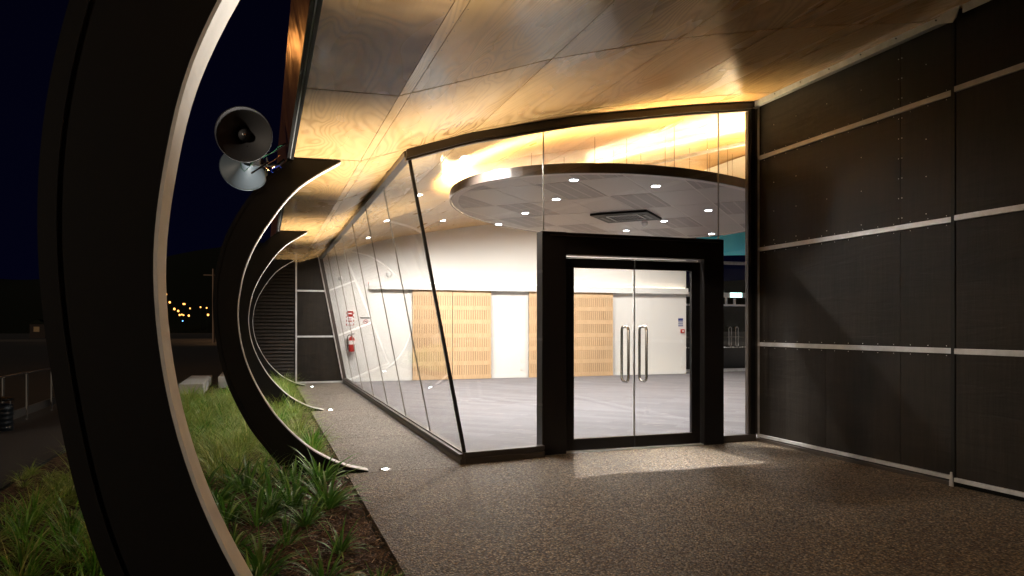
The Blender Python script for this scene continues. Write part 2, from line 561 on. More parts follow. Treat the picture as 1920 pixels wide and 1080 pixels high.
# roof slab above with the dark backing
vs = []; xx = [.235] + PX[1:]
for x in xx:
    for y in (-2.2, 20.4): vs.append((x, y, cz(x) + .016))
nb = len(vs); vs += [(x, y, z + .35) for x, y, z in vs]
fs = []
for i in range(len(xx) - 1):
    a = 2 * i
    fs += [(a, a + 1, a + 3, a + 2), (nb + a, nb + a + 2, nb + a + 3, nb + a + 1), (a, a + 2, nb + a + 2, nb + a), (a + 1, nb + a + 1, nb + a + 3, a + 3)]
fs.append((0, nb, nb + 1, 1)); e = 2 * (len(xx) - 1); fs.append((e, e + 1, nb + e + 1, nb + e))
struct(mesh('roof', vs, fs, M['void']))
# screws beside the joints
sb = MB()
def screw(x, y):
    z = cz(x) - .0015
    sb.disc((x, y, z), .0042, 6, up=False)
for xj in (.93, 1.02, 2.12, 3.26, 4.25, 5.26):
    y = 1.5
    while y < 12:
        for dx in (-.022, .022):
            if not (xj == .93 and dx > 0): screw(xj + dx, y + random.uniform(-.01, .01))
        y += .15
for yj in (2.8, 5.2, 7.365, 9.8):
    x = .36
    while x < 5.9:
        for dy in (-.025, .025): screw(x, yj + dy)
        x += .2
for x in (1.6, 2.7, 3.75, 4.75):
    y = 2.9
    while y < 7.3:
        screw(x, y); y += .6
stuff(sb.build('screw_heads', M['black'], ceil_o))

# roof edge: black trim and glossy folded fascia
fas = thing('roof_edge_fascia', 'glossy dark metal roof fascia with black trim along the timber soffit edge', 'fascia')
YF = [-2, 2.9, 5.3, 7.5, 10.2, 13.15, 16, 19.4]
for a, b in zip(YF, YF[1:]):
    MB().add([(.228, a, 3.13), (.228, b - .012, 3.13), (.17, b - .012, 3.52), (.17, a, 3.52), (.25, a, 3.15), (.25, b - .012, 3.15), (.25, b - .012, 3.52), (.25, a, 3.52)],
        [(0, 1, 2, 3), (4, 7, 6, 5), (0, 4, 5, 1), (2, 6, 7, 3), (0, 3, 7, 4), (1, 5, 6, 2)]).build('fascia_sheet', M['fascia'], fas)
box('edge_trim', (.262, -2, 3.085), (.285, 19.4, 3.14), M['black_metal'], fas)
box('edge_trim', (.228, -2, 3.10), (.252, 19.4, 3.128), M['black_metal'], fas)
box('trim_bead', (.2535, -2, 3.097), (.2605, 19.4, 3.13), M['alu'], fas)

# ---------------------------------------------------------------- curved C-shaped fins
def catmull(pts, n):
    out = []
    P = [pts[0]] + pts + [pts[-1]]
    seg = len(pts) - 1
    for k in range(n + 1):
        u = k / n * seg; i = min(int(u), seg - 1); t = u - i
        p0, p1, p2, p3 = P[i], P[i + 1], P[i + 2], P[i + 3]
        out.append(tuple(.5 * ((2 * p1[c]) + (-p0[c] + p2[c]) * t + (2 * p0[c] - 5 * p1[c] + 4 * p2[c] - p3[c]) * t * t + (-p0[c] + 3 * p1[c] - 3 * p2[c] + p3[c]) * t ** 3) for c in (0, 1)))
    return out
INN = [(.735, 3.108), (.335, 2.829), (.045, 2.451), (-.135, 2.1), (-.208, 1.8), (-.225, 1.526), (-.178, 1.215), (-.062, .905), (.137, .573), (.425, .275), (.742, .087), (1.01, .006)]
OUT = [(.285, 3.108), (.039, 2.90), (-.165, 2.63), (-.32, 2.333), (-.405, 2.03), (-.437, 1.726), (-.418, 1.405), (-.343, 1.02), (-.2, .663), (-.01, .349), (.31, .03), (.99, -.02)]
inn = catmull(INN, 66); out_ = catmull(OUT, 66)
def rib(y, label):
    T = .14
    r = thing('curved_fin', label, 'fin', (0, y, 0), 'curved black fins along the walkway')
    vs, fs = [], []
    N = len(inn)
    for (a, b) in zip(inn, out_):
        vs += [(a[0], 0, a[1]), (b[0], 0, b[1]), (b[0], T, b[1]), (a[0], T, a[1])]
    for i in range(N - 1):
        k = 4 * i
        for j in range(4):
            fs.append((k + j, k + 4 + j, k + 4 + (j + 1) % 4, k + (j + 1) % 4))
    fs.append((3, 2, 1, 0)); k = 4 * (N - 1); fs.append((k, k + 1, k + 2, k + 3))
    o = mesh('plate', vs, fs, M['black_metal'], r)
    vs, fs = [], []
    for i, a in enumerate(inn):
        p = inn[max(0, i - 1)]; q = inn[min(N - 1, i + 1)]
        d = Vector((q[0] - p[0], q[1] - p[1])).normalized(); nrm = (-d.y, d.x)
        for h in (.002, .010):
            for yy in (-.006, T + .006):
                vs.append((a[0] + nrm[0] * h, yy, max(.001, a[1] + nrm[1] * h)))
    for i in range(N - 1):
        k = 4 * i
        fs += [(k, k + 1, k + 5, k + 4), (k + 2, k + 6, k + 7, k + 3), (k, k + 4, k + 6, k + 2), (k + 1, k + 3, k + 7, k + 5)]
    mesh('edge_strip', vs, fs, M['strip'], r, smooth=False)
    vs, fs = [], []
    for i, a in enumerate(out_[:-8]):
        p = out_[max(0, i - 1)]; q = out_[min(N - 1, i + 1)]
        d = Vector((q[0] - p[0], q[1] - p[1])).normalized(); nrm = (d.y, -d.x)
        for h in (-.03, .005):
            for yy in (-.006, T + .006):
                vs.append((a[0] + nrm[0] * h, yy, a[1] + nrm[1] * h))
    for i in range(len(out_) - 9):
        k = 4 * i
        fs += [(k, k + 4, k + 5, k + 1), (k + 2, k + 3, k + 7, k + 6), (k, k + 2, k + 6, k + 4), (k + 1, k + 5, k + 7, k + 3)]
    mesh('outer_flange', vs, fs, M['black_metal'], r)
    return r
rib(1.75, 'huge black curved fin nearest the camera with a wide pale inner edge')
rib(7.36, 'black C-shaped fin holding the loudspeakers, its foot at the paving corner')
rib(13.0, 'black C-shaped fin midway along the side walkway')
rib(18.6, 'farthest small black curved fin against the dark boarded end wall')

# ---------------------------------------------------------------- recessed uplights at fin feet
def uplight(x, y, label, power):
    u = thing('ground_uplight', label, 'uplight', (x, y, 0), 'ground uplights beside the fin feet')
    b = MB(); b.lathe([(.034, .004), (.05, .007), (.062, .005), (.066, .0005)], 24); b.build('trim_ring', M['steel'], u, smooth=True)
    l = MB(); l.disc((0, 0, .0045), .034, 20); l.build('lens', M['uplens'], u)
    d = bpy.data.lights.new('uplight_beam', 'SPOT'); d.energy = power; d.spot_size = math.radians(76); d.spot_blend = 1.0
    d.color = (1.0, .92, .80); d.shadow_soft_size = .03
    o = bpy.data.objects.new('uplight_beam', d); COL.objects.link(o); o.parent = u
    o.location = (0, 0, .03); o.rotation_euler = look_rot((-.02, -.0, 1))
uplight(1.19, 7.44, 'recessed ground uplight glowing at the foot of the second fin', 1700)
uplight(1.13, 13.08, 'recessed ground uplight glowing farther down the side walkway', 1600)
uplight(1.19, 1.83, 'recessed ground uplight at the foot of the nearest fin', 1500)
uplight(1.15, 18.3, 'recessed ground uplight near the far end wall', 200)

# ---------------------------------------------------------------- side window (leaning) and facade window
side = thing('side_window', 'long outward leaning frameless glass wall along the side walkway', 'window', (0, 0, 0))
def side_pane(y0, y1):
    t = .006; a = 0.12; z1 = 3.24
    def P(y, z, d): return (xs(z) + d, y, z)
    MB().hexa([P(y0, a, -t), P(y0, a, t), P(y1, a, t), P(y1, a, -t), P(y0, z1, -t), P(y0, z1, t), P(y1, z1, t), P(y1, z1, -t)]).build('pane', M['glass'], side)
YS = [7.48, 9.14, 10.81, 12.5, 14.15, 15.8, 17.5, 19.35]
for a, b in zip(YS, YS[1:]): side_pane(a + .004, b - .004)
for y in YS[1:-1]:
    w = .0022
    MB().hexa([(xs(.12) - .008, y - w, .12), (xs(.12) + .008, y - w, .12), (xs(.12) + .008, y + w, .12), (xs(.12) - .008, y + w, .12),
               (xs(3.24) - .008, y - w, 3.24), (xs(3.24) + .008, y - w, 3.24), (xs(3.24) + .008, y + w, 3.24), (xs(3.24) - .008, y + w, 3.24)]).build('glass_joint', M['silicone'], side)
# stepped sill
for (xa, xb, za, zb) in ((1.985, 2.12, 0, .055), (2.0, 2.10, .055, .085), (1.975, 2.11, .085, .108), (2.015, 2.075, .108, .125)):
    box('sill', (xa, 7.44, za), (xb, 19.4, zb), M['bronze'], side)
box('head_frame', (1.385, 7.44, 3.215), (1.475, 19.4, 3.268), M['bronze'], side)
box('head_frame', (1.40, 7.44, 3.268), (1.46, 19.4, 3.31), M['bronze'], side)
# far leaning jamb
MB().hexa([(xs(0) - .045, 19.3, 0), (xs(0) + .045, 19.3, 0), (xs(0) + .045, 19.36, 0), (xs(0) - .045, 19.36, 0),
           (xs(3.3) - .045, 19.3, 3.3), (xs(3.3) + .045, 19.3, 3.3), (xs(3.3) + .045, 19.36, 3.3), (xs(3.3) - .045, 19.36, 3.3)]).build('end_jamb', M['bronze'], side)
# inclined corner joint
MB().hexa([(xs(.12) - .018, 7.455, .12), (xs(.12) + .018, 7.455, .12), (xs(.12) + .018, 7.49, .12), (xs(.12) - .018, 7.49, .12),
           (xs(3.22) - .016, 7.435, 3.22), (xs(3.22) + .016, 7.435, 3.22), (xs(3.22) + .016, 7.47, 3.22), (xs(3.22) - .016, 7.47, 3.22)]).build('corner_joint', M['rubber'], side)

fac = thing('front_window', 'tall curved-top glass front with bronze frame around the entrance', 'window')
def fpane(xb0, xb1, xt0, xt1, z0, fz):
    # pane as a strip following the facade line; bottom xb0..xb1, top xt0..xt1 at fz(x)
    vs, fs = [], []; K = 8
    for i in range(K + 1):
        t = i / K
        xb = xb0 + (xb1 - xb0) * t; xt = xt0 + (xt1 - xt0) * t
        for d in (-.006, .006):
            vs.append((xb, yf(xb) + d, z0)); vs.append((xt, yf(xt) + d, fz(xt)))
    for i in range(K):
        a = 4 * i; b = a + 4
        fs += [(a, b, b + 1, a + 1), (a + 2, a + 3, b + 3, b + 2), (a + 1, b + 1, b + 3, a + 3), (a, a + 2, b + 2, b)]
    fs += [(0, 1, 3, 2), (4 * K, 4 * K + 2, 4 * K + 3, 4 * K + 1)]
    mesh('pane', vs, fs, M['glass'], fac)
top = lambda x: cz(x) - .085
fpane(xs(.12) + .02, 2.995, xs(3.22) + .018, 2.995, .12, top)
fpane(3.005, 5.428, 3.005, 5.428, 2.552, top)
fpane(5.448, 5.885, 5.448, 5.885, .085, top)
for x, z0 in ((3.0, 2.55), (5.438, .08)):
    MB().box((x - .005, yf(x) - .009, z0), (x + .005, yf(x) + .009, top(x))).build('glass_joint', M['silicone'], fac)
# curved head
def head(dz0, dz1, dy0, dy1, nm='head_frame'):
    vs, fs = [], []
    K = 24
    for i in range(K + 1):
        x = 1.40 + (6.02 - 1.40) * i / K
        y = yf(x); z = cz(x)
        vs += [(x, y + dy0, z - dz0), (x, y + dy1, z - dz0), (x, y + dy1, z - dz1), (x, y + dy0, z - dz1)]
    for i in range(K):
        a = 4 * i
        for j in range(4): fs.append((a + j, a + 4 + j, a + 4 + (j + 1) % 4, a + (j + 1) % 4))
    fs += [(0, 1, 2, 3), (4 * K + 3, 4 * K + 2, 4 * K + 1, 4 * K)]
    mesh(nm, vs, fs, M['bronze'], fac)
head(.088, -.006, -.06, .06)
head(.112, .090, -.035, .035)
# sills and jambs
def fsill(x0, x1, z0, z1, dy):
    MB().hexa([(x0, yf(x0) - dy, z0), (x1, yf(x1) - dy, z0), (x1, yf(x1) + dy, z0), (x0, yf(x0) + dy, z0),
               (x0, yf(x0) - dy, z1), (x1, yf(x1) - dy, z1), (x1, yf(x1) + dy, z1), (x0, yf(x0) + dy, z1)]).build('sill', M['bronze'], fac)
fsill(2.035, 2.998, 0, .06, .05); fsill(2.03, 2.998, .06, .09, .038); fsill(2.025, 2.998, .09, .125, .05)
fsill(5.445, 5.99, 0, .085, .04)
for (a, b, d, m) in ((5.875, 5.905, .03, 'bronze'), (5.905, 5.915, .02, 'alu'), (5.915, 5.975, .045, 'black_metal'), (5.975, 6.02, .03, 'bronze')):
    MB().box((a, yf(5.9) - d, .086), (b, yf(5.9) + d, 4.275)).build('jamb', M[m], fac)
MB().box((2.965, 7.59, .126), (2.998, 7.66, 3.70)).build('post', M['bronze'], fac) if False else None

# ---------------------------------------------------------------- entrance portal and doors
ent = thing('entrance_door', 'black framed double glass entrance doors with long steel loop handles', 'door', (0, 0, 0))
YP0, YP1 = 7.655, 7.83
box('casing', (3.0, YP0, 0), (3.30, YP1, 2.55), M['portal'], ent, bevel=.004)
box('casing', (5.165, YP0 + .03, 0), (5.445, YP1, 2.55), M['portal'], ent, bevel=.004)
box('casing', (3.302, YP0 + .01, 2.295), (5.163, YP1, 2.548), M['portal'], ent, bevel=.004)
box('head_plate', (3.10, YP0 - .012, 2.505), (5.35, YP0 + .01, 2.512), M['bronze'], ent)
box('reveal', (3.302, 7.81, .0), (3.318, 7.86, 2.27), M['bronze'], ent)
box('reveal', (5.147, 7.81, .0), (5.163, 7.86, 2.27), M['bronze'], ent)
box('threshold', (3.30, 7.70, 0), (5.165, 7.88, .012), M['alu'], ent)
box('light_slit_bar', (3.33, 7.80, 2.272), (5.13, 7.83, 2.279), M['dim_metal'], ent)  # pale bar stands in for the slit of light above the door leaves
def leaf(x0, x1, outer_left):
    st = .118
    gl0 = x0 + (st if outer_left else .004); gl1 = x1 - (.004 if outer_left else st)
    y0, y1 = 7.755, 7.80
    b = MB()
    b.box((x0, y0, .018), (x1, y1, .148)); b.box((x0, y0, 2.152), (x1, y1, 2.262))
    if outer_left: b.box((x0, y0, .1485), (x0 + st, y1, 2.1515))
    else: b.box((x1 - st, y0, .1485), (x1, y1, 2.1515))
    lf = b.build('door_leaf', M['portal'], ent)
    box('door_glass', (gl0, 7.771, .149), (gl1, 7.783, 2.151), M['glass'], lf)
    MB().box((gl0 - .001 if outer_left else gl0, 7.7545, .1495), (gl1, 7.7705, .156)).build('glass_bead', M['steel'], lf)
    # loop handle
    hx = (x1 - .115) if outer_left else (x0 + .115)
    zc, hh, half, cr = 1.135, .33, .085, .055
    loop = []
    for (cy_, cz_, a0) in ((half - cr, hh - cr, 0), (-half + cr, hh - cr, 90), (-half + cr, -hh + cr, 180), (half - cr, -hh + cr, 270)):
        for k in range(6):
            a = math.radians(a0 + 18 * k); loop.append((hx, 7.777 + cy_ + cr * math.cos(a), zc + cz_ + cr * math.sin(a)))
    ex_ = x1 if outer_left else x0
    box('meeting_seal', (ex_ - .004, 7.766, .1485), (ex_ + .004, 7.788, 2.1515), M['alu'], lf)
    MB().tube(loop, .0165, 12, closed=True).build('handle', M['steel'], lf, smooth=True)
leaf(3.32, 4.230, True); leaf(4.242, 5.145, False)

# ---------------------------------------------------------------- dark panelled wall on the right
wl = thing('panelled_wall', 'tall dark plywood panel wall with pale horizontal rails right of the entrance', 'wall')
RZ = [.065, 1.238, 2.455, 3.63, 4.33]
def panel(x, y0, y1, z0, z1):
    g = .003
    return MB().box((x, y0 + g, z0), (x + .018, y1 - g, z1)).build('panel', M['formply'], wl)
def wall_run(x, segs, y0, y1, vert=None):
    for k in range(4):
        z0 = RZ[k] + (.027 if k else .02); z1 = RZ[k + 1] - (.027 if k < 3 else 0)
        ys = segs[k]
        for a, b in zip(ys, ys[1:]): panel(x, a, b, z0, z1)
    for k, z in enumerate(RZ[:4]):
        h = .025 if k else .019
        MB().box((x - .022, y0, z - h), (x + .004, y1, z + h)).build('rail', M['alu'], wl, bevel=.002)
    MB().box((x + .02, y0, -.02), (x + .12, y1, 4.30)).build('backing', M['void'], wl)
wall_run(6.05, [[4.985, 5.60, 6.62, 7.80], [4.985, 5.60, 7.80], [4.985, 5.60, 7.80], [4.985, 5.60, 7.80]], 4.985, 7.80)
wall_run(5.99, [[-2, .1, 2.5, 4.935], [-2, .1, 2.5, 4.935], [-2, .1, 2.5, 4.935], [-2, .1, 2.5, 4.935]], -2, 4.935)
MB().box((6.03, 7.775, .03), (6.052, 7.798, 4.33)).build('end_rail', M['alu'], wl)
MB().box((5.985, 4.944, -.0), (6.06, 4.982, 4.30)).build('end_post', M['black_metal'], wl)
MB().box((5.985, 4.95, .0), (6.045, 7.8, .035)).build('floor_channel', M['bronze'], wl)
# hanging track
MB().box((5.945, 4.99, 4.275), (5.953, 7.74, 4.365)).build('track', M['alu'], wl)
MB().box((5.953, 4.99, 4.275), (6.01, 7.74, 4.281)).build('track', M['alu'], wl)
MB().box((5.905, -2, 4.262), (5.913, 4.80, 4.345)).build('track', M['alu'], wl)
bk = MB().add([(5.90, 4.80, 4.40), (5.90, 5.02, 4.40), (5.90, 5.02, 4.25), (5.90, 4.90, 4.215), (5.90, 4.86, 4.25), (5.91, 4.80, 4.40), (5.91, 5.02, 4.40), (5.91, 5.02, 4.25), (5.91, 4.90, 4.215), (5.91, 4.86, 4.25)],
     [(0, 4, 3, 2, 1), (5, 6, 7, 8, 9), (0, 1, 6, 5), (1, 2, 7, 6), (2, 3, 8, 7), (3, 4, 9, 8), (4, 0, 5, 9)]).build('track_bracket', M['alu'], wl)
MB().box((5.93, 7.70, 4.255), (5.99, 7.785, 4.262)).build('track_bracket', M['alu'], wl)
MB().box((5.93, 7.775, 4.262), (5.99, 7.785, 4.36)).build('track_bracket', M['alu'], wl)
for y in (5.1, 5.55, 6.0, 6.45, 6.9, 7.35):
    MB().tube([(5.936, y, 4.32), (5.946, y, 4.32)], .008, 8).build('bolt', M['black'], wl)
# bottom guide
MB().add([(5.965, 4.945, .0), (5.965, 4.985, .0), (5.965, 4.98, .08), (5.965, 4.972, .13), (5.965, 4.96, .13), (5.965, 4.952, .08),
          (5.977, 4.945, .0), (5.977, 4.985, .0), (5.977, 4.98, .08), (5.977, 4.972, .13), (5.977, 4.96, .13), (5.977, 4.952, .08)],
         [(0, 5, 4, 3, 2, 1), (6, 7, 8, 9, 10, 11), (0, 1, 7, 6), (1, 2, 8, 7), (2, 3, 9, 8), (3, 4, 10, 9), (4, 5, 11, 10), (5, 0, 6, 11)]).build('guide', M['alu'], wl)
sc = MB()
def wscrew(x, y, z, r=.0055):
    sc.lathe([(0.0002, 0), (r, 0), (r * .8, .003), (.0002, .004)], 6, Matrix.Translation((x - .0005, y, z)) @ Matrix.Rotation(-math.pi / 2, 4, 'Y'))
for z in RZ[1:4]:
    y = 5.08
    while y < 7.75:
        wscrew(6.05, y, z - .045, .004); wscrew(6.05, y, z + .045, .004); y += .2
for y in (5.3, 5.62, 5.58, 6.1, 6.6, 7.1, 7.5):
    z = 2.55
    while z < 4.2:
        if abs((z - 2.55) % 1.17) < 1.05: wscrew(6.05, y, z)
        z += .2 if abs(y - 5.6) < .03 else .36
for y in (4.3, 3.6, 2.9):
    for z in (2.9, 3.3, 3.85, 4.1): wscrew(5.99, y, z)
stuff(sc.build('screw_heads', M['white'], wl))

# ---------------------------------------------------------------- end wall of the walkway
ew = thing('end_wall', 'narrow dark panel wall with pale rails closing the far end of the walkway', 'wall')
def xl(z): return xs(z) - .05
for za, zb in ((.05, 1.19), (1.235, 2.37), (2.415, 3.5)):
    MB().hexa([(.84, 19.38, za), (xl(za) - .02, 19.38, za), (xl(za) - .02, 19.41, za), (.84, 19.41, za),
               (.84, 19.38, zb), (xl(zb) - .02, 19.38, zb), (xl(zb) - .02, 19.41, zb), (.84, 19.41, zb)]).build('panel', M['formply'], ew)
for z in (.03, 1.213, 2.392):
    MB().box((.80, 19.355, z - .022), (xl(z) - .018, 19.379, z + .022)).build('rail', M['alu'], ew)
MB().box((.80, 19.35, -.05), (.838, 19.385, 3.5)).build('rail', M['alu'], ew)
MB().hexa([(xl(0) - .018, 19.35, 0), (xl(0), 19.35, 0), (xl(0), 19.38, 0), (xl(0) - .018, 19.38, 0), (xl(3.4) - .018, 19.35, 3.4), (xl(3.4), 19.35, 3.4), (xl(3.4), 19.38, 3.4), (xl(3.4) - .018, 19.38, 3.4)]).build('rail', M['alu'], ew)
MB().hexa([(-.9, 19.46, -.2), (xs(0) - .06, 19.46, -.2), (xs(0) - .06, 19.52, -.2), (-.9, 19.52, -.2), (-.9, 19.46, 3.6), (xs(3.6) - .06, 19.46, 3.6), (xs(3.6) - .06, 19.52, 3.6), (-.9, 19.52, 3.6)]).build('backing', M['void'], ew)
wb = thing('boarded_wall', 'dark horizontal weatherboards seen inside the farthest fin', 'wall')
mb = MB(); z = 0
while z < 3.4:
    mb.hexa([(-.6, 19.36, z), (.79, 19.36, z), (.79, 19.42, z), (-.6, 19.42, z), (-.6, 19.40, z + .078), (.79, 19.40, z + .078), (.79, 19.42, z + .078), (-.6, 19.42, z + .078)])
    z += .088
stuff(mb.build('weatherboards', M['formply'], wb))

# ---------------------------------------------------------------- interior back wall and fittings
YB = 19.6
struct(box('wall_back', (1.3, YB, 0), (12.5, YB + .15, 5.0), M['wall']))
struct(box('wall_front_inner', (6.2, 7.86, 0), (17, 7.95, 4.9), M['greywall']))
struct(box('wall_right', (17, 7.8, 0), (17.1, 20.3, 5.0), M['greywall']))
bw = tag(box('pelmet_beam', (2.68, YB - .16, 2.475), (12.48, YB - .004, 2.655), M['white']), 'long white pelmet beam across the back wall above the timber doors', 'beam')
box('led_tape', (4.0, YB - .10, 2.66), (12.4, YB - .07, 2.666), mat('added_wall_glow', (.9, .8, .7), .3, emis=(1.0, .88, .70), estr=5), bw)  # added glow strip brightening the upper wall; the pelmet itself has none
tag(box('skirting_board', (2.05, YB - .02, .006), (3.83, YB - .002, .10), M['white']), 'white skirting board left of the timber doors', 'skirting')
tag(box('skirting_board', (6.14, YB - .02, .006), (7.22, YB - .002, .10), M['white']), 'white skirting board between the two pairs of timber doors', 'skirting')
tag(box('skirting_board', (9.95, YB - .02, .006), (12.48, YB - .002, .10), M['white']), 'white skirting board right of the timber doors', 'skirting')
def slotted(x0, x1, parent):
    p = thing('x', '', '') if False else None
    y0 = YB - .10
    o = MB().box((x0, y0 + .022, .01), (x1, y0 + .04, 2.47)).build('door_leaf', M['slot'], parent)
    b = MB(); s2 = MB()
    z = .01; bands = []
    while z < 2.4:
        bands.append((z, min(z + .115, 2.47))); z += .385
    for za, zb in bands: s2.box((x0, y0, za), (x1, y0 + .0215, zb))
    s2.box((x0, y0, 2.42), (x1, y0 + .0215, 2.47))
    s2.build('solid_bands', M['timber'], o)
    for i, (za, zb) in enumerate(bands):
        zn = bands[i + 1][0] if i + 1 < len(bands) else 2.42
        nb_ = int((x1 - x0) / .062); w = (x1 - x0) / nb_
        for k in range(nb_):
            if zn - zb > .01: b.box((x0 + k * w + .006, y0 + .001, zb), (x0 + (k + 1) * w - .006, y0 + .021, zn))
    stuff(b.build('slats', M['timber'], o))
    return o
td = thing('timber_door', 'slotted pale timber sliding doors, the left pair on the back wall', 'door', group='slotted timber doors')
slotted(3.86, 4.975, td); slotted(4.985, 6.10, td)
td = thing('timber_door', 'slotted pale timber sliding doors, the right pair seen through the entrance', 'door', group='slotted timber doors')
slotted(7.24, 8.57, td); slotted(8.58, 9.92, td)
# wall signs
fsn = thing('fire_sign', 'red and white chequered fire safety sign above the extinguisher', 'sign', (2.2, YB - .004, 1.7))
MB().box((-.105, -.006, -.2), (.105, 0, .2)).build('board', M['white'], fsn)
MB().box((-.075, -.009, .03), (.075, -.0062, .18)).build('red_field', M['red'], fsn)
MB().box((-.045, -.011, .10), (.045, -.0092, .135)).build('white_mark', M['white'], fsn)
b = MB()
for k in range(8):
    for sx in (-.105, .085):
        if k % 2 == 0: b.box((sx, -.008, -.2 + k * .05), (sx + .02, -.0062, -.15 + k * .05))
for k in range(4): b.box((-.085 + k * .045, -.008, -.2), (-.062 + k * .045, -.0062, -.18))
b.box((-.05, -.008, -.10), (.05, -.0062, -.07)); b.box((-.05, -.008, -.04), (.03, -.0062, -.02))
stuff(b.build('chequer', M['red'], fsn))
ns = thing('no_smoking_sign', 'small white sign with red prohibition circle and dark heading', 'sign', (2.61, YB - .004, 1.62))
MB().box((-.15, -.006, -.10), (.15, 0, .10)).build('board', M['white'], ns)
MB().box((-.145, -.008, .065), (.145, -.0062, .095)).build('heading', M['black'], ns)
b = MB(); b.tube([(.055 * math.cos(t * math.pi / 10), -.009, -.02 + .055 * math.sin(t * math.pi / 10)) for t in range(20)], .007, 5, closed=True)
b.tube([(-.04, -.009, .02), (.04, -.009, -.06)], .006, 5)
b.build('red_ring', M['red'], ns)
MB().box((-.03, -.0075, -.028), (.03, -.0062, -.012)).build('symbol', M['black'], ns)
fe = thing('fire_extinguisher', 'red fire extinguisher hanging on the back wall under the red sign', 'extinguisher', (2.23, YB - .11, .80))
MB().lathe([(.001, 0), (.07, .005), (.08, .03), (.08, .33), (.06, .38), (.028, .40), (.025, .43), (.001, .43)], 20).build('cylinder', M['red'], fe, smooth=True)
MB().lathe([(.081, .2), (.081, .30)], 20).build('label_band', M['white'], fe, smooth=True)
MB().box((-.02, -.015, .43), (.02, .015, .46)).box((-.02, -.012, .47), (.085, .012, .482)).box((-.02, -.012, .455), (.06, .012, .462)).build('valve', M['black'], fe)
MB().tube([(-.02, 0, .44), (-.07, 0, .45), (-.105, 0, .40), (-.11, 0, .25), (-.1, 0, .1), (-.09, 0, .06)], .011, 6).build('hose', M['black'], fe, smooth=True)
MB().box((-.09, .05, .15), (.09, .106, .17)).build('bracket', M['black'], fe)
def plate(x, z, label, w=.12, h=.075, m='white', nm='wall_socket', cat='socket', group=None):
    o = thing(nm, label, cat, (x, YB - .002, z), group)
    MB().box((-w / 2, -.012, -h / 2), (w / 2, 0, h / 2)).build('face_plate', M[m], o, bevel=.002)
    MB().box((-w / 5, -.016, -h / 5), (w / 5, -.0122, h / 5)).build('switch_rocker', M['white'], o)
    return o
plate(2.28, .40, 'white wall socket low on the wall below the extinguisher')
plate(7.05, .50, 'upper white wall switch beside the right timber doors', .08, .12)
plate(7.05, .28, 'lower white wall socket beside the right timber doors', .08, .12)
plate(12.36, 1.0, 'white switch plate below the red call point at the wall end', .09, .13)
plate(12.36, .46, 'upper of the two low white sockets at the wall end', .09, .13)
plate(12.36, .28, 'lower of the two low white sockets at the wall end', .09, .13)
cp = thing('call_point', 'small red fire alarm call point near the right end of the back wall', 'call point', (12.36, YB - .002, 1.33))
MB().box((-.06, -.05, -.06), (.06, 0, .06)).build('housing', M['red'], cp, bevel=.006)
MB().box((-.03, -.054, -.03), (.03, -.0505, .03)).build('window', M['white'], cp)
bs = thing('notice_sign', 'small blue and white striped notice above the red call point', 'sign', (12.30, YB - .002, 1.60))
MB().box((-.09, -.005, -.13), (.09, 0, .13)).build('board', M['white'], bs)
MB().box((-.088, -.007, .05), (.088, -.0052, .128)).box((-.088, -.007, -.0), (.088, -.0052, .03)).box((-.088, -.007, -.06), (.088, -.0052, -.03)).box((-.088, -.007, -.12), (.088, -.0052, -.09)).build('stripes', M['blue'], bs)
for (x, z, lb, r) in ((1.95, 2.74, 'small round wall sounder beside the pelmet end', .06), (3.23, 2.87, 'round white wall detector above the pelmet', .075)):
    o = thing('wall_detector', lb, 'detector', (x, YB - .002, z))
    mtx = Matrix.Rotation(math.pi / 2, 4, 'X')
    MB().lathe([(r, 0), (r, .03), (r * .8, .05), (.001, .055)], 20, mtx).build('housing', M['white'], o, smooth=True)
o = thing('indicator_light', 'tiny red indicator light at the left end of the pelmet', 'light', (2.66, YB - .16, 2.63))
MB().lathe([(.008, 0), (.006, .008), (.0005, .01)], 8, Matrix.Rotation(math.pi / 2, 4, 'X')).build('lens', M['red_led'], o)

# dark rear glazing with a second pair of doors
rg = thing('rear_glazing', 'dark rear glass wall with pale transom and double doors beyond the hall', 'window')
box('transom', (12.5, 20.06, 2.42), (17, 20.14, 2.58), M['alu'], rg)
box('transom', (12.5, 20.07, 2.14), (17, 20.13, 2.20), M['alu'], rg)
box('bottom_rail', (12.5, 20.06, .0), (17, 20.14, .10), M['alu'], rg)
box('head_frame', (12.5, 20.06, 3.5), (17, 20.14, 3.6), M['alu'], rg)
for a, b_ in ((12.5, 14.0), (14.01, 14.53), (14.54, 15.1), (15.11, 17)):
    box('pane', (a, 20.095, .1), (b_, 20.105, 2.14), M['glass'], rg)
box('pane', (12.5, 20.095, 2.58), (17, 20.105, 3.5), M['glass'], rg)
for a in (14.30, 14.62): box('stile', (a, 20.06, 2.2), (a + .05, 20.13, 2.42), M['alu'], rg)
for hx in (14.41, 14.67):
    loop = [(hx + .05 * math.cos(math.pi * k / 8), 20.0, 1.14 + .26 + .06 * math.sin(math.pi * k / 8)) for k in range(9)] + \
           [(hx + .05 * math.cos(math.pi + math.pi * k / 8), 20.0, 1.14 - .26 + .06 * math.sin(math.pi + math.pi * k / 8)) for k in range(9)]
    MB().tube(loop, .014, 8, closed=True).tube([(hx, 20.0, .84), (hx, 20.09, .84)], .012, 6).tube([(hx, 20.0, 1.44), (hx, 20.09, 1.44)], .012, 6).build('handle', M['steel'], rg, smooth=True)
b = MB(); x = 12.6
while x < 16.9:
    w = random.choice((.04, .05, .07)); b.box((x, 20.085, .78), (x + w, 20.094, .80 + random.choice((.0, .015)))); x += w + random.choice((.025, .035, .06))
stuff(b.build('manifestation_marks', M['white'], rg))
ex = thing('exit_sign', 'bright lit sign box above the rear glass doors', 'sign', (14.62, 20.0, 2.50))
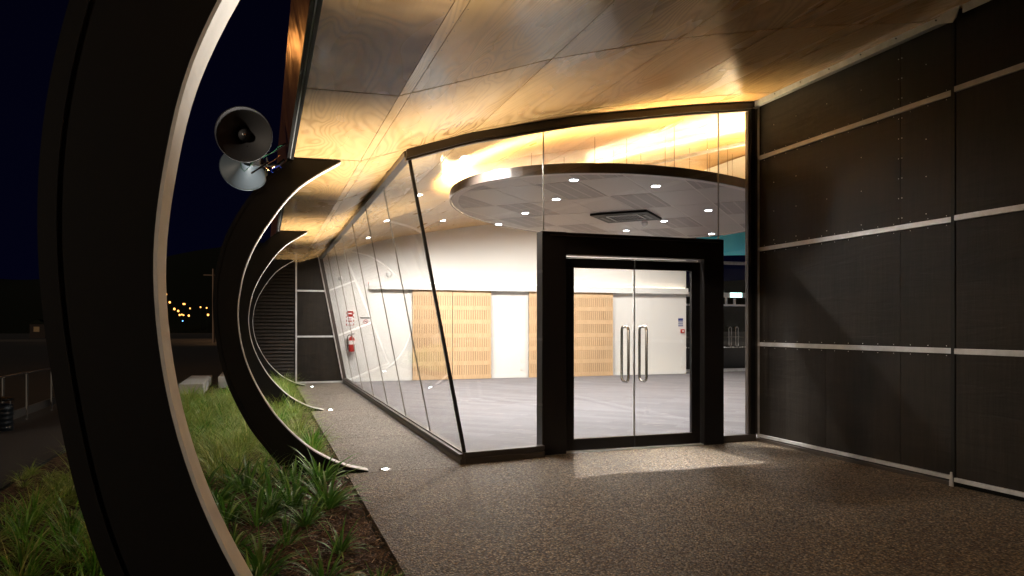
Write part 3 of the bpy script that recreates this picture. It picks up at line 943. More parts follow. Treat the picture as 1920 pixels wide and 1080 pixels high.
MB().box((-.24, -.03, -.085), (.24, .02, .085)).build('housing', M['white'], ex)
MB().box((-.225, -.034, -.07), (.225, -.0305, .07)).build('face', M['exit'], ex)
# curved teal bulkhead
vs, fs = [], []
K = 16
for i in range(K + 1):
    t = i / K; x = 12.55 + 4.4 * t; y = 19.0 - 1.6 * math.sin(t * math.pi * .55)
    vs += [(x, y, 3.62), (x, y, 4.72)]
for i in range(K): a = 2 * i; fs.append((a, a + 2, a + 3, a + 1))
nb = len(vs); vs += [(x, y + .1, z) for x, y, z in vs]
fs += [tuple(nb + q for q in f[::-1]) for f in fs]
for i in range(K): a = 2 * i; fs.append((a, nb + a, nb + a + 2, a + 2))
tag(mesh('teal_bulkhead', vs, fs, M['teal'], smooth=False), 'curved teal bulkhead above the rear glass doors', 'bulkhead')
tag(box('ceiling_box', (14.1, 15.6, 3.75), (14.9, 16.1, 4.25), M['white']), 'white box hanging high beyond the oval ceiling', 'box')
tag(box('upper_wall', (8.2, 9.6, 3.75), (8.35, 12.2, 4.54), M['wall']), 'pale upper wall strip above the right side of the oval ceiling', 'wall')

# ---------------------------------------------------------------- oval hanging ceiling
ZC = 3.35; CX, CY = 5.80, 10.93; A_, B_ = 3.65, 2.50; TH = math.radians(39)
def ell(t, k=1.0, da=0):
    u = (A_ * k + da) * math.cos(t); v = (B_ * k + da) * math.sin(t)
    return (CX + u * math.cos(TH) - v * math.sin(TH), CY + u * math.sin(TH) + v * math.cos(TH))
oval = thing('oval_ceiling', 'large dark rimmed oval hanging ceiling inside the hall', 'ceiling panel', (0, 0, 0))
N = 96
vs, fs = [], []
for k in range(N):
    t = 2 * math.pi * k / N
    for da, z in ((0, ZC - .005), (0, ZC + .118), (-.012, ZC + .118), (-.012, ZC + .014), (-.03, ZC + .014), (-.03, ZC - .005)):
        p = ell(t, 1, da); vs.append((p[0], p[1], z))
for k in range(N):
    a = 6 * k; b_ = 6 * ((k + 1) % N)
    for j in range(6): fs.append((a + j, b_ + j, b_ + (j + 1) % 6, a + (j + 1) % 6))
mesh('rim', vs, fs, mat('rim_metal', (.03, .023, .019), .35, metal=.1), oval, smooth=False)
vs, fs = [], []
for k in range(N):
    t = 2 * math.pi * k / N
    for da, z in ((-.031, ZC), (-.13, ZC)):
        p = ell(t, 1, da); vs.append((p[0], p[1], z))
for k in range(N):
    a = 2 * k; b_ = 2 * ((k + 1) % N); fs.append((a, b_, b_ + 1, a + 1))
mesh('border', vs, fs, M['tbar'], oval)
vs, fs = [], []
for k in range(N):
    t = 2 * math.pi * k / N
    for da, z in ((-.075, ZC + .034), (-.075, ZC + .105), (-.085, ZC + .105), (-.085, ZC + .034)):
        p = ell(t, 1, da); vs.append((p[0], p[1], z))
for k in range(N):
    a = 4 * k; b_ = 4 * ((k + 1) % N)
    for j in range(4): fs.append((a + j, b_ + j, b_ + (j + 1) % 4, a + (j + 1) % 4))
mesh('glow_baffle', vs, fs, M['tbar'], oval)  # unseen ring added to narrow the upward spread of the tape's light
poly = [ell(2 * math.pi * k / 48, 1, -.13) for k in range(48)]
vs = [(x, y, ZC + .0045) for x, y in [ell(2 * math.pi * k / N, 1, -.04) for k in range(N)]]
mesh('backing', vs + [(x, y, z + .02) for x, y, z in vs], [tuple(range(N))[::-1], tuple(range(N, 2 * N))], M['tbar'], oval)
def clip(sub, cl):
    out = sub
    for i in range(len(cl)):
        a = cl[i]; b = cl[(i + 1) % len(cl)]
        inp = out; out = []
        if not inp: break
        def ins(p): return (b[0] - a[0]) * (p[1] - a[1]) - (b[1] - a[1]) * (p[0] - a[0]) >= 0
        def cut(p, q):
            d1 = (b[0] - a[0]) * (p[1] - a[1]) - (b[1] - a[1]) * (p[0] - a[0])
            d2 = (b[0] - a[0]) * (q[1] - a[1]) - (b[1] - a[1]) * (q[0] - a[0])
            t = d1 / (d1 - d2); return (p[0] + t * (q[0] - p[0]), p[1] + t * (q[1] - p[1]))
        for j in range(len(inp)):
            p = inp[j]; q = inp[(j + 1) % len(inp)]
            if ins(p):
                out.append(p)
                if not ins(q): out.append(cut(p, q))
            elif ins(q): out.append(cut(p, q))
    return out
E1 = (math.sin(math.radians(45)), math.cos(math.radians(45))); E2 = (E1[1], -E1[0])
o0 = (5.85, 11.0)
def tl(u, v): return (o0[0] + E1[0] * u + E2[0] * v, o0[1] + E1[1] * u + E2[1] * v)
tw, tv = 1.25, .62
for i in range(-4, 5):
    for j in range(-6, 7):
        u0, u1 = (i - .5) * tw + .014, (i + .5) * tw - .014
        v0, v1 = (j - .5) * tv + .010, (j + .5) * tv - .010
        q = [tl(u0, v0), tl(u0, v1), tl(u1, v1), tl(u1, v0)]
        ar = sum(q[k][0] * q[(k + 1) % 4][1] - q[(k + 1) % 4][0] * q[k][1] for k in range(4))
        if ar < 0: q = q[::-1]
        c = clip(q, poly)
        if len(c) < 3: continue
        ar = sum(c[k][0] * c[(k + 1) % len(c)][1] - c[(k + 1) % len(c)][0] * c[k][1] for k in range(len(c)))
        if ar < .02: continue
        n_ = len(c)
        vs = [(x, y, ZC + .002) for x, y in c] + [(x, y, ZC + .011) for x, y in c]
        fs = [tuple(range(n_))[::-1], tuple(range(n_, 2 * n_))] + [(k, (k + 1) % n_, n_ + (k + 1) % n_, n_ + k) for k in range(n_)]
        perf = (j + 2 * (i % 2)) % 3 == 0 and not (abs(i) < 1 and abs(j) < 1)
        mesh('ceiling_tile', vs, fs, M['perf'] if perf else M['tile'], oval)
# LED tape round the top of the rim and one cross run
b = MB(); K = 120
for k in range(K):
    t0 = 2 * math.pi * k / K; t1 = 2 * math.pi * (k + 1) / K
    p = [ell(t0, 1, -.025), ell(t1, 1, -.025), ell(t1, 1, -.060), ell(t0, 1, -.060)]
    b.add([(x, y, ZC + .098) for x, y in p], [(0, 1, 2, 3)])
b.build('led_tape', M['led'], oval)
d = Vector((6.85 - 5.28, 9.13 - 11.27, 0)).normalized(); nn = Vector((-d.y, d.x, 0))
p0 = Vector((5.28, 11.27, 4.24 - .2)); p1 = Vector((7.2, 8.65, 4.48 - .2))
MB().add([p0 - nn * .02, p1 - nn * .02, p1 + nn * .02, p0 + nn * .02], [(0, 1, 2, 3)]).build('led_tape', M['led2'], oval)
b = MB(); a0 = p0 - Vector((0, 0, .004)); a1 = p1 - Vector((0, 0, .004))
b.hexa([a0 - nn * .04 - Vector((0, 0, .04)), a1 - nn * .04 - Vector((0, 0, .04)), a1 + nn * .04 - Vector((0, 0, .04)), a0 + nn * .04 - Vector((0, 0, .04)), a0 - nn * .04, a1 - nn * .04, a1 + nn * .04, a0 + nn * .04])
b.build('led_channel', M['alu'], oval)
# suspension rods
for (x, y) in ((4.3, 9.0), (3.6, 9.6), (5.0, 9.4), (5.7, 9.5), (5.2, 10.2), (5.9, 10.6), (6.5, 9.6), (6.7, 10.4), (7.3, 10.2), (7.5, 11.0), (4.4, 10.3), (6.2, 11.4), (7.9, 10.9), (3.3, 10.6), (5.3, 8.6)):
    MB().tube([(x, y, ZC + .03), (x, y, cz(x))], .0055, 5).build('suspension_rod', M['steel'], oval)

# downlights
def downlight(x, y, z, label, power=150, slope=0.0, group='recessed downlights in the hall', cone=135):
    u = thing('downlight', label, 'downlight', (x, y, z), group)
    u.rotation_euler = (0, -math.atan(slope), 0)
    MB().lathe([(.045, -.002), (.06, -.009), (.075, -.006), (.078, .0)], 20).build('trim_ring', M['white'], u, smooth=True)
    MB().disc((0, 0, -.0095), .052, 16, up=False).build('lens', M['lens'], u)
    d = bpy.data.lights.new('downlight_beam', 'SPOT'); d.energy = power; d.spot_size = math.radians(cone); d.spot_blend = .7
    d.color = (1.0, .94, .885); d.shadow_soft_size = .012 if cone < 60 else .04
    o = bpy.data.objects.new('downlight_beam', d); COL.objects.link(o); o.parent = u; o.location = (0, 0, -.03)
    if cone < 60: o.rotation_euler = (math.radians(-25), 0, 0)
LP = [(3.78, 8.53, 'bright downlight in the near front edge of the oval ceiling'),
      (4.98, 8.54, 'bright downlight right of the nearest one on the front edge of the oval ceiling'),
      (4.102, 9.898, 'downlight left of the air conditioning cassette, towards the glass'),
      (4.116, 11.267, 'middle downlight of the left row on the oval ceiling'),
      (4.101, 12.653, 'downlight on the far left rim of the oval ceiling'),
      (6.821, 10.045, 'downlight at right of the oval ceiling near the glass joint'),
      (6.761, 11.312, 'downlight just behind the dome sensor on the oval ceiling'),
      (6.733, 12.678, 'downlight low in the oval ceiling just above the door header'),
      (8.60, 12.55, 'downlight at the far right tip of the oval ceiling')]
for x, y, lb in LP: downlight(x, y, ZC + .001, lb, 1350 if y < 8.6 else 215, cone=46 if y < 8.6 else 135)
for x, y, z, lb in ((2.42, 8.88, 3.62, 'downlight in the timber ceiling left of the oval near the corner'), (2.41, 11.65, 3.61, 'downlight in the timber ceiling beside the dark corner joint'),
                (4.09, 16.96, 4.02, 'downlight in the timber ceiling in front of the white back wall'), (2.36, 14.56, 3.60, 'downlight seen through the side glass, farther back'),
                (2.40, 17.57, 3.61, 'farthest downlight seen through the side glass'), (6.6, 16.8, 4.40, 'timber ceiling downlight hidden behind the door header'), (9.6, 16.8, 4.63, 'timber ceiling downlight behind the oval ceiling at right'),
                (12.2, 14.6, 4.72, 'timber ceiling downlight far right beyond the oval')):
    downlight(x, y, cz(x) - .004, lb, 500 if y < 15 else 640, slope=(cz(x + .1) - cz(x)) / .1, cone=160 if y < 15 else 176)
for x, y in ((14.2, 17.0), (14.6, 15.2)):
    o = thing('downlight', 'small far downlight above the rear glass doors, %s' % ('nearer the doors' if y > 16 else 'farther from the doors'), 'downlight', (x, y, cz(x) - .006), 'recessed downlights in the hall')
    MB().lathe([(.045, -.002), (.06, -.009), (.078, .0)], 16).build('trim_ring', M['white'], o)
    MB().disc((0, 0, -.003), .044, 12, up=False).build('lens', M['lens'], o)

# air-conditioning cassette
ac = thing('ceiling_cassette', 'square air conditioning cassette set in the oval ceiling', 'air conditioner', (5.846, 11.0, ZC - .002), rz=math.radians(45))
s = .48
b = MB(); 
for (x0, y0, x1, y1) in ((-s, -s, s, -.27), (-s, .27, s, s), (-s, -.27, -.27, .27), (.27, -.27, s, .27)): b.box((x0, y0, -.035), (x1, y1, .0))
b.build('fascia_frame', M['black_metal'], ac)
MB().box((-.255, -.255, -.03), (.255, .255, -.01)).build('grille', M['black'], ac)
b = MB()
for k in range(9): b.box((-.25, -.24 + k * .056, -.036), (.25, -.225 + k * .056, -.0305))
stuff(b.build('grille_bars', M['black_metal'], ac))
for k in range(4):
    a = k * math.pi / 2; c_, s_ = math.cos(a), math.sin(a)
    P = [(-.25, -.40), (.25, -.40), (.25, -.345), (-.25, -.345)]
    q = [(x * c_ - y * s_, x * s_ + y * c_) for x, y in P]
    MB().hexa([(*q[0], -.042), (*q[1], -.042), (*q[2], -.042), (*q[3], -.042), (*q[0], -.036), (*q[1], -.036), (*q[2], -.036), (*q[3], -.036)]).build('louvre', M['black'], ac)
    P = [(-.27, -.272), (.27, -.272), (.27, -.257), (-.27, -.257)]
    q = [(x * c_ - y * s_, x * s_ + y * c_) for x, y in P]
    MB().hexa([(*q[0], -.041), (*q[1], -.041), (*q[2], -.041), (*q[3], -.041), (*q[0], -.0355), (*q[1], -.0355), (*q[2], -.0355), (*q[3], -.0355)]).build('grille_edge', M['white'], ac)
ds = thing('dome_sensor', 'small round white dome sensor hanging under the oval ceiling by the cassette', 'sensor', (6.55, 11.63, ZC))
MB().lathe([(.06, .0), (.06, -.02), (.055, -.035), (.045, -.06), (.025, -.078), (.001, -.083)], 20).build('housing', M['white'], ds, smooth=True)

# ---------------------------------------------------------------- horn loudspeakers
def horn(loc, aim, R, label, cone_m):
    h = thing('horn_loudspeaker', label, 'loudspeaker', loc, 'horn loudspeakers on the second fin')
    q = Vector(aim).to_track_quat('Z', 'Y')
    h.rotation_euler = q.to_euler()
    prof = []
    for k in range(15):
        t = k / 14; prof.append((.035 + (R - .035) * (t ** 2.0), -.24 + .24 * t))
    MB().lathe(prof + [(R + .006, .002), (R + .006, -.006)], 48).lathe([(r + .004, z - .004) for r, z in prof], 48).build('bell', cone_m, h, smooth=True)
    MB().tube([((R + .002) * math.cos(2 * math.pi * k / 40), (R + .002) * math.sin(2 * math.pi * k / 40), 0) for k in range(40)], .006, 6, closed=True).build('rim', cone_m, h, smooth=True)
    MB().lathe([(.001, -.06), (.03, -.062), (.045, -.09), (.065, -.15), (.07, -.2)], 24).build('reflector', cone_m, h, smooth=True)
    MB().lathe([(.001, -.055), (.012, -.056), (.015, -.06), (.016, -.064)], 12).build('cap', M['steel'], h, smooth=True)
    MB().lathe([(.035, -.235), (.062, -.25), (.066, -.36), (.05, -.385), (.001, -.385)], 24).build('driver', M['steel'], h, smooth=True)
    return h
horn((-.155, 6.86, 3.17), (.02, -1, -.22), .235, 'upper grey horn loudspeaker facing the camera beside the roof edge', mat('speaker_dark', (.055, .055, .06), .6))
horn((-.165, 7.34, 2.96), (-.22, 1, -.30), .215, 'lower horn loudspeaker showing its pale lit back, below the other horn', M['grey_spk'])
br = thing('speaker_bracket', 'tangle of metal bracket, wires and ties holding the loudspeakers to the fin', 'bracket', (0, 0, 0))
MB().tube([(-.12, 7.12, 3.0), (.02, 7.25, 2.99), (.14, 7.33, 3.02), (.2, 7.36, 3.08)], .014, 8).build('arm', M['black_metal'], br)
MB().tube([(-.03, 7.08, 3.02), (.1, 7.15, 3.1), (.21, 7.2, 3.2)], .008, 6).build('arm', M['black_metal'], br)
MB().box((-.10, 7.10, 2.95), (-.02, 7.16, 3.06)).build('clamp', M['steel'], br, bevel=.004)
MB().box((.03, 7.2, 2.93), (.05, 7.22, 3.06)).build('clamp', M['steel'], br)
MB().hexa([(-.10, 7.0, 2.86), (-.09, 7.0, 2.85), (.06, 7.02, 2.97), (.05, 7.02, 2.98), (-.10, 7.03, 2.87), (-.09, 7.03, 2.86), (.06, 7.05, 2.98), (.05, 7.05, 2.99)]).build('flat_bar', M['black'], br)
MB().tube([(-.10, 7.05, 2.99), (-.14, 7.03, 3.0), (-.19, 7.0, 2.98), (-.18, 7.0, 2.9), (-.155, 7.0, 2.87), (-.12, 7.02, 2.91), (-.08, 7.05, 2.98)], .0035, 5).build('wire', M['green_wire'], br)
MB().tube([(.0, 7.05, 3.02), (.08, 7.1, 3.08), (.14, 7.15, 3.15), (.2, 7.2, 3.2)], .004, 5).build('wire', M['green_wire'], br)
MB().tube([(.05, 7.1, 2.98), (.1, 7.15, 3.02), (.16, 7.2, 3.09)], .004, 5).build('wire', M['copper'], br)
for p in ((.05, 7.08, 2.92), (.035, 7.08, 2.935), (.10, 7.1, 2.955), (.085, 7.1, 2.945)):
    MB().lathe([(.001, -.01), (.010, -.004), (.010, .006), (.001, .01)], 8, Matrix.Translation(p)).build('wire_end', M['copper'], br)
MB().tube([(.075, 7.02, 2.895), (.085, 7.02, 2.915), (.145, 7.02, 2.95), (.165, 7.02, 2.93)], .0045, 5).tube([(.075, 7.02, 2.895), (.09, 7.02, 2.88)], .0045, 5).build('cable_tie', M['blue_tape'], br)

# ---------------------------------------------------------------- plants
def tuft(n, L, w, lean, droop, seed, seg=5):
    r = random.Random(seed); vs, fs = [], []
    for _ in range(n):
        a = r.uniform(0, 2 * math.pi); l = L * r.uniform(.55, 1.1); ln = lean * r.uniform(.15, 1.15); dr = droop * r.uniform(.4, 1.4)
        rad = r.uniform(0, .05) * (L / .45); ww = w * r.uniform(.7, 1.2)
        dx, dy = math.cos(a), math.sin(a); tw = r.uniform(-.6, .6)
        sx, sy = -math.sin(a + tw), math.cos(a + tw)
        x, y, z = dx * rad, dy * rad, -.01; el = math.pi / 2 - ln
        k0 = len(vs)
        for s in range(seg + 1):
            t = s / seg; wd = ww * (.55 + .9 * t if t < .4 else .91 * (1 - ((t - .4) / .6) ** 1.6) + .01)
            if s == seg:
                vs.append((x, y, z))
            else:
                vs.append((x - sx * wd / 2, y - sy * wd / 2, z)); vs.append((x + sx * wd / 2, y + sy * wd / 2, z + wd * .12))
            st = l / seg; x += dx * math.cos(el) * st; y += dy * math.cos(el) * st; z += math.sin(el) * st
            el -= dr / seg * (1 + t)
        for s in range(seg - 1):
            a_ = k0 + 2 * s; fs.append((a_, a_ + 1, a_ + 3, a_ + 2))
        e = k0 + 2 * (seg - 1); fs.append((e, e + 1, e + 2))
    return vs, fs
def tmesh(name, args, m):
    vs, fs = tuft(*args); me = bpy.data.meshes.new(name); me.from_pydata(vs, [], fs); me.materials.append(m); return me
flax = [tmesh('strap_leaf_plant', (34 + 8 * k, .40, .020, .95, .9, 100 + k), M['flax']) for k in range(6)]
PL = [(-.04, 5.68, 1.05), (.08, 6.39, 1.05), (-.13, 6.83, 1.1), (.23, 6.14, .95), (.50, 6.95, 1.25), (.50, 6.1, 1.15), (.15, 5.12, .75), (-.01, 4.6, 1.0), (.48, 4.85, .7), (.33, 4.30, .75), (-.26, 5.81, 1.0), (-.37, 6.35, 1.0),
      (.27, 6.62, 1.1), (.06, 5.95, .9), (-.25, 7.05, .9), (.62, 4.1, .5), (-.2, 5.0, .9), (.3, 5.6, .8), (-.5, 6.9, 1.0), (.18, 7.15, .95), (.66, 3.9, .45), (-.05, 4.15, .8), (.12, 3.85, .7), (-.62, 5.6, 1.0), (-.75, 6.4, 1.0)]
PLAB = ['strap-leaved plant in the middle of the bed, left of the sparse mulch patch', 'dense strap-leaved plant directly in front of the second fin, mid bed', 'strap-leaved plant at the left back corner of the planted cluster', 'strap-leaved plant right of the dense middle clump, well off the paving', 'largest strap-leaved plant, standing against the foot of the second fin', 'strap-leaved plant beside the paving edge just before the second fin foot', 'small strap-leaved plant on mulch in the lower middle of the bed', 'strap-leaved plant at the picture bottom just right of the pale fin edge', 'small sparse strap-leaved plant alone on the bark mulch near the paving edge', 'small strap-leaved plant at the picture bottom among the bark chips', "strap-leaved plant touching the near fin's pale edge, lower of the pair there", "strap-leaved plant touching the near fin's pale edge, upper of the pair there", 'strap-leaved plant behind the dense middle clump, below the second fin', 'strap-leaved plant in the middle of the cluster with crossed leaves', 'strap-leaved plant under the curve of the second fin, half shaded', 'tiny strap-leaved plant at the paving edge near the picture bottom', 'strap-leaved plant partly behind the near fin edge above the bottom one', 'strap-leaved plant between the middle clump and the sparse one', 'strap-leaved plant behind the near fin edge towards the fine grass', 'strap-leaved plant squeezed under the second fin beside the largest one', 'tiniest strap-leaved plant in the nearest mulch corner', 'strap-leaved plant at the very bottom beside the near fin', 'strap-leaved plant nearest the camera in the mulch bed', 'strap-leaved plant hidden left behind the nearest fin, front one', 'strap-leaved plant hidden left behind the nearest fin, back one']
for i, (x, y, s) in enumerate(PL):
    o = link('strap_leaf_plant', flax[i % 6])
    o.location = (x, y, -.03); o.scale = (s, s, s); o.rotation_euler = (0, 0, random.uniform(0, 6.28))
    lb = PLAB[i]
    tag(o, lb, 'plant', 'strap-leaved plants in the mulched bed')
def clump_field(name, spots, m, n, L, w, lean, droop, parent=None):
    V, F = [], []
    for (x, y, s) in spots:
        vs, fs = tuft(n, L * s, w, lean, droop, random.random(), seg=4)
        k = len(V); V += [(a + x, b + y, c - .02) for a, b, c in vs]; F += [tuple(q + k for q in f) for f in fs]
    return stuff(mesh(name, V, F, m))
sp = []
while len(sp) < 150:
    x = random.uniform(-1.5, .55); y = random.uniform(7.0, 18.2)
    if y < 8.0 and x > .1: continue
    if x > .2 and y < 12 and random.random() < .5: continue
    if x < -.35 and y > 15.6: continue
    if x < -1.15 and y > 8.5 and random.random() < .5: continue
    sp.append((x, y, random.uniform(.75, 1.15)))
clump_field('grass', sp, M['grass'], 95, .58, .006, .85, 1.5)
sp = []
while len(sp) < 90:
    x = random.uniform(-1.6, .6); y = random.uniform(7.4, 18.5)
    if x < -.35 and y > 16.2: continue
    sp.append((x, y, random.uniform(.6, 1.1)))
clump_field('lush_grass', sp, M['lush'], 60, .38, .011, .75, .9)
sp = []
while len(sp) < 70:
    x = random.uniform(-2.2, -.75); y = random.uniform(4.6, 10.0)
    sp.append((x, y, random.uniform(.7, 1.1) * (.5 if x < -1.75 else (.75 if x < -1.4 else 1)) * (.8 if y > 7.5 else 1)))
clump_field('outer_grass', sp, M['grass'], 90, .52, .006, .9, 1.5)
sp = [(random.uniform(-1.7, -.6), random.uniform(3.8, 6.5), random.uniform(.6, .95)) for _ in range(26)]
clump_field('outer_lush_grass', sp, M['lush'], 45, .45, .012, .9, .9)
# bark chips
V, F = [], []
rr = random.Random(5)
for _ in range(15000):
    u = rr.random()
    x = rr.uniform(-.7, .785) if u < .8 else rr.uniform(-2.1, .785); y = 2.7 + (rr.random() ** 1.3) * 9
    l = rr.uniform(.008, .028) * (1.6 if rr.random() < .05 else 1); w = rr.uniform(.003, .008); h = rr.uniform(.0015, .004)
    m3 = Matrix.Translation((x, y, -.018 + rr.uniform(-.005, .02))) @ Matrix.Rotation(rr.uniform(0, 6.28), 4, 'Z') @ Matrix.Rotation(rr.uniform(-.5, .5), 4, 'Y') @ Matrix.Rotation(rr.uniform(-.4, .4), 4, 'X')
    k = len(V)
    for p in ((-l, -w, 0), (l, -w * .7, 0), (l * .9, w, 0), (-l, w * .8, 0), (-l * .9, 0, h), (l * .9, 0, h)): V.append(tuple(m3 @ Vector(p)))
    F += [(k, k + 1, k + 5, k + 4), (k + 2, k + 3, k + 4, k + 5), (k + 1, k + 2, k + 5), (k + 3, k, k + 4)]
stuff(mesh('bark_mulch', V, F, M['chip']))

# a little litter on the paving
V, F = [], []
for _ in range(420):
    if rr.random() < .6: x = .8 + abs(rr.gauss(0, .28)); y = rr.uniform(3.2, 7.3)
    elif rr.random() < .5: x = rr.uniform(1.2, 5.9); y = 7.62 - abs(rr.gauss(0, .15))
    else: x = 5.98 - abs(rr.gauss(0, .12)); y = rr.uniform(4.2, 7.6)
    l = rr.uniform(.004, .013); a = rr.uniform(0, 6.28); w = l * .35; k = len(V)
    c_, s_ = math.cos(a), math.sin(a)
    for px, py, pz in ((-l, 0, .001), (0, -w, .002), (l, 0, .001), (0, w, .006)): V.append((x + px * c_ - py * s_, y + px * s_ + py * c_, pz + .0015))
    F += [(k, k + 1, k + 3), (k + 1, k + 2, k + 3)]
stuff(mesh('leaf_litter', V, F, M['chip']))

# ---------------------------------------------------------------- outside at left
kerb = struct(box('garden_kerb', (-2.42, -2, -.12), (-2.30, 19.5, -.04), M['asphalt']))
for (x0, x1, y0, y1, h, lb) in ((-1.72, -1.22, 17.2, 20.2, .22, 'pale concrete block bench, the left one, end on behind the grass'), (-1.0, -.5, 18.6, 21.5, .27, 'pale concrete block bench, the right one, partly behind the second fin')):
    tag(box('concrete_bench', (x0, y0, -.3), (x1, y1, h), M['concrete'], bevel=.02), lb, 'bench', 'concrete benches behind the grass bed')
fr = thing('handrail', 'thin metal railing along the dark path at far left', 'railing')
pts = [(-4.94, 15.0), (-4.9, 17.0), (-4.86, 18.4), (-4.82, 20.2), (-4.8, 22.0), (-4.7, 26.0), (-4.6, 30.0)]
for x, y in pts:
    MB().tube([(x, y, -.56), (x, y, .45)], .022, 8).build('post', M['dim_metal'], fr)
MB().tube([(x, y, .46) for x, y in pts], .02, 8).build('top_rail', M['dim_metal'], fr)
box('kick_plate', (-5.0, 15, -.5), (-4.97, 30, -.32), M['dim_metal'], fr)
lbn = thing('litter_bin', 'dark ribbed drum litter bin beside the railing at the left edge', 'bin', (-4.75, 16.2, -.56))
prof = [(.23, 0), (.24, .02)]
for k in range(5): prof += [(.24, .08 + k * .09), (.25, .10 + k * .09), (.24, .12 + k * .09)]
prof += [(.24, .55), (.001, .55)]
MB().lathe(prof, 24).build('drum', mat('drum_blue', (.02, .026, .032), .4, metal=.4), lbn, smooth=True)
MB().lathe([(.24, .62), (.26, .63), (.2, .68), (.001, .7)], 24).build('lid', M['black_metal'], lbn, smooth=True)
for a in (0, 2.1, 4.2): MB().tube([(.2 * math.cos(a), .2 * math.sin(a), .5), (.2 * math.cos(a), .2 * math.sin(a), .64)], .012, 6).build('lid_strut', M['alu'], lbn)
# hills
def hills():
    vs, fs = [], []; nx, ny = 80, 14
    for j in range(ny + 1):
        for i in range(nx + 1):
            x = -420 + 900 * i / nx; y = 260 + 420 * j / ny
            h = 62 * math.sin(min(1, j / 10) * math.pi / 2) * (.7 + .18 * math.sin(x * .012 + 1) + .1 * math.sin(x * .031 + 2))
            vs.append((x, y, -1 + h))
    for j in range(ny):
        for i in range(nx):
            k = j * (nx + 1) + i; fs.append((k, k + 1, k + nx + 2, k + nx + 1))
    struct(mesh('hills', vs, fs, M['hill'], smooth=True))
hills()
struct(box('road', (-220, 116, -.56), (100, 124, -.53), M['road']))
struct(box('road_kerb', (-220, 124.0, -.56), (100, 124.4, -.40), M['road']))
pp = thing('power_pole', 'thin timber power pole lit orange beside the distant road', 'pole', (-5.9, 100, -.6))
MB().tube([(0, 0, 0), (-.05, 0, 9.5)], .17, 10, rs=[.17, .12]).build('pole', M['wood_pole'], pp)
box('cross_arm', (-1.2, -.06, 8.6), (1.2, .06, 8.75), M['wood_pole'], pp)
sl = thing('road_street_light', 'sodium street light over the distant road', 'street light', (-3.6, 112, -.5))
MB().tube([(0, 0, 0), (0, 0, 8.8), (.5, 1.0, 9.2)], .07, 8).build('post', M['alu'], sl)
MB().box((.3, .8, 9.15), (.7, 1.6, 9.3)).build('lamp_head', M['orange_lamp'], sl)
pd = bpy.data.lights.new('street_light_beam', 'SPOT'); pd.energy = 2500; pd.color = (1, .5, .2); pd.spot_size = math.radians(150); pd.shadow_soft_size = .2
po = bpy.data.objects.new('street_light_beam', pd); COL.objects.link(po); po.parent = sl; po.location = (.5, 1.2, 9.05)
LAMPS = [(-41.1, 16.2), (-39.6, 12.6), (-33.9, 11.9), (-33.4, 11.85), (-37.7, 9.6), (-36.1, 8.7), (-35.5, 6.9), (-34.6, 7.1), (-33.9, 6.8), (-31.7, 6.6), (-26.8, 10.5), (-24.2, 10.2), (-23.6, 7.0), (-31.2, 9.9)]
lm = bpy.data.meshes.new('lamp')
b = MB().lathe([(.001, .3), (.2, .25), (.28, 0), (.2, -.25), (.001, -.3)], 8)
lm.from_pydata(b.v, [], b.f); lm.materials.append(M['orange_lamp'])
pm = bpy.data.meshes.new('post'); b = MB().tube([(0, 0, -7.5), (0, 0, -.3)], .1, 5); pm.from_pydata(b.v, [], b.f); pm.materials.append(M['hill'])
for i, (x, z) in enumerate(LAMPS):
    y = 262
    k = y / 360
    o = thing('street_lamp', 'orange street lamp among the lights on the dark hillside between the first two fins', 'street lamp', (x * k, y, HE + (z - HE) * k), 'distant hillside lamps')
    s = random.uniform(.7, 1.25); q = link('lamp', lm, o); q.scale = (s, s, s); link('post', pm, o)
o = thing('blue_beacon', 'tiny blue light below the orange hillside lamps', 'light', (-34.1 * .72, 258, HE + 2.7 * .72))
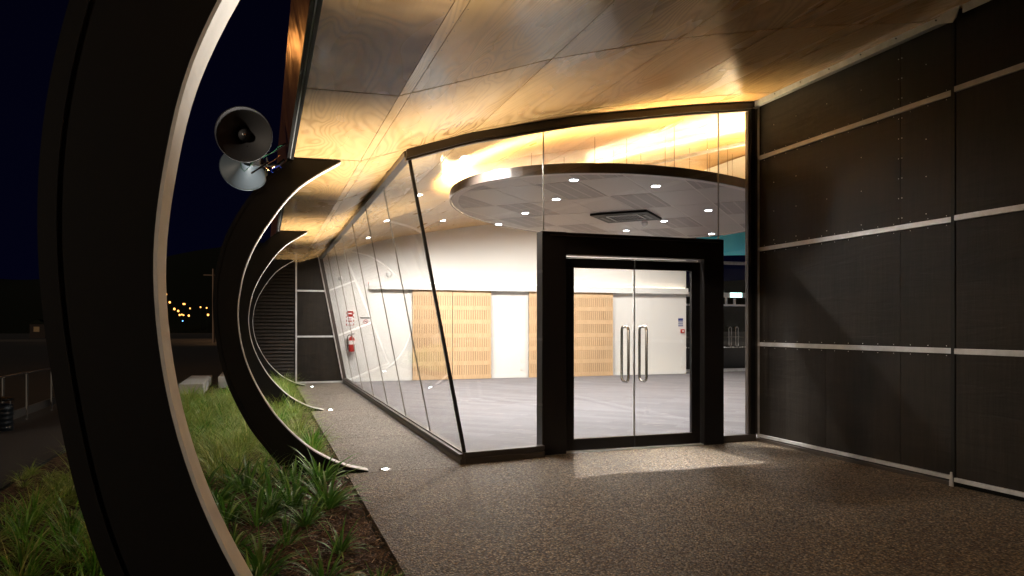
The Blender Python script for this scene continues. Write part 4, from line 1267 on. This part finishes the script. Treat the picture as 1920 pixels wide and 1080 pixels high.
MB().lathe([(.001, .25), (.22, 0), (.001, -.25)], 8).build('lamp', M['blue_lamp'], o); MB().tube([(0, 0, -4.5), (0, 0, -.25)], .08, 5).build('post', M['hill'], o)
sl2 = thing('tall_street_light', 'orange street light at the far left edge beyond the nearest fin', 'street light', (-23.6, 80, -.6))
MB().tube([(0, 0, 0), (0, 0, 5.5)], .07, 8).build('post', M['alu'], sl2)
MB().lathe([(.001, .15), (.16, .08), (.18, 0), (.001, -.08)], 12, Matrix.Translation((0, 0, 5.55))).build('lamp_head', M['orange_lamp'], sl2)
sl3 = thing('fascia_reflection_lamp', 'added orange lamp, unseen behind the nearest fin, reflected in the roof fascia', 'street light', (-4.6, 34.5, -.6))  # unseen lamp added so the roof fascia shows an orange reflection
MB().tube([(0, 0, 0), (0, 0, 13.6), (.3, 0, 14.0)], .09, 8).build('post', M['dim_metal'], sl3)
MB().box((.1, -.5, 13.95), (1.1, .5, 14.2)).build('lamp_head', mat('reflection_lamp_glow', (.9, .5, .2), .3, emis=(1, .42, .1), estr=60), sl3)
hs = thing('distant_house', 'small dim house with faintly lit window at the far left', 'house', (-38, 150, -.6))
box('wall', (-1.2, 0, 0), (1.2, 4, 2.6), mat('house_wall', (.02, .011, .007), .9), hs)
MB().add([(-1.4, -.2, 2.6), (1.4, -.2, 2.6), (1.4, 4.2, 2.6), (-1.4, 4.2, 2.6), (0, -.2, 3.4), (0, 4.2, 3.4)], [(0, 1, 4), (3, 5, 2), (0, 4, 5, 3), (1, 2, 5, 4), (0, 3, 2, 1)]).build('roof', M['hill'], hs)
MB().box((-.6, -.02, 1.2), (.3, -.004, 2.1)).build('window', mat('dim_window', (.3, .2, .1), .5, emis=(1, .4, .1), estr=.0055), hs)
# street light beyond the rear glazing
o = thing('street_light', 'orange street light glowing outside beyond the rear corner glass', 'street light', (24.4, 40, -.6))
MB().tube([(0, 0, 0), (0, 0, 3.6)], .06, 8).build('post', M['alu'], o)
MB().lathe([(.001, .12), (.13, .06), (.14, 0), (.001, -.06)], 12, Matrix.Translation((0, 0, 3.62))).build('lamp_head', M['orange_lamp'], o)
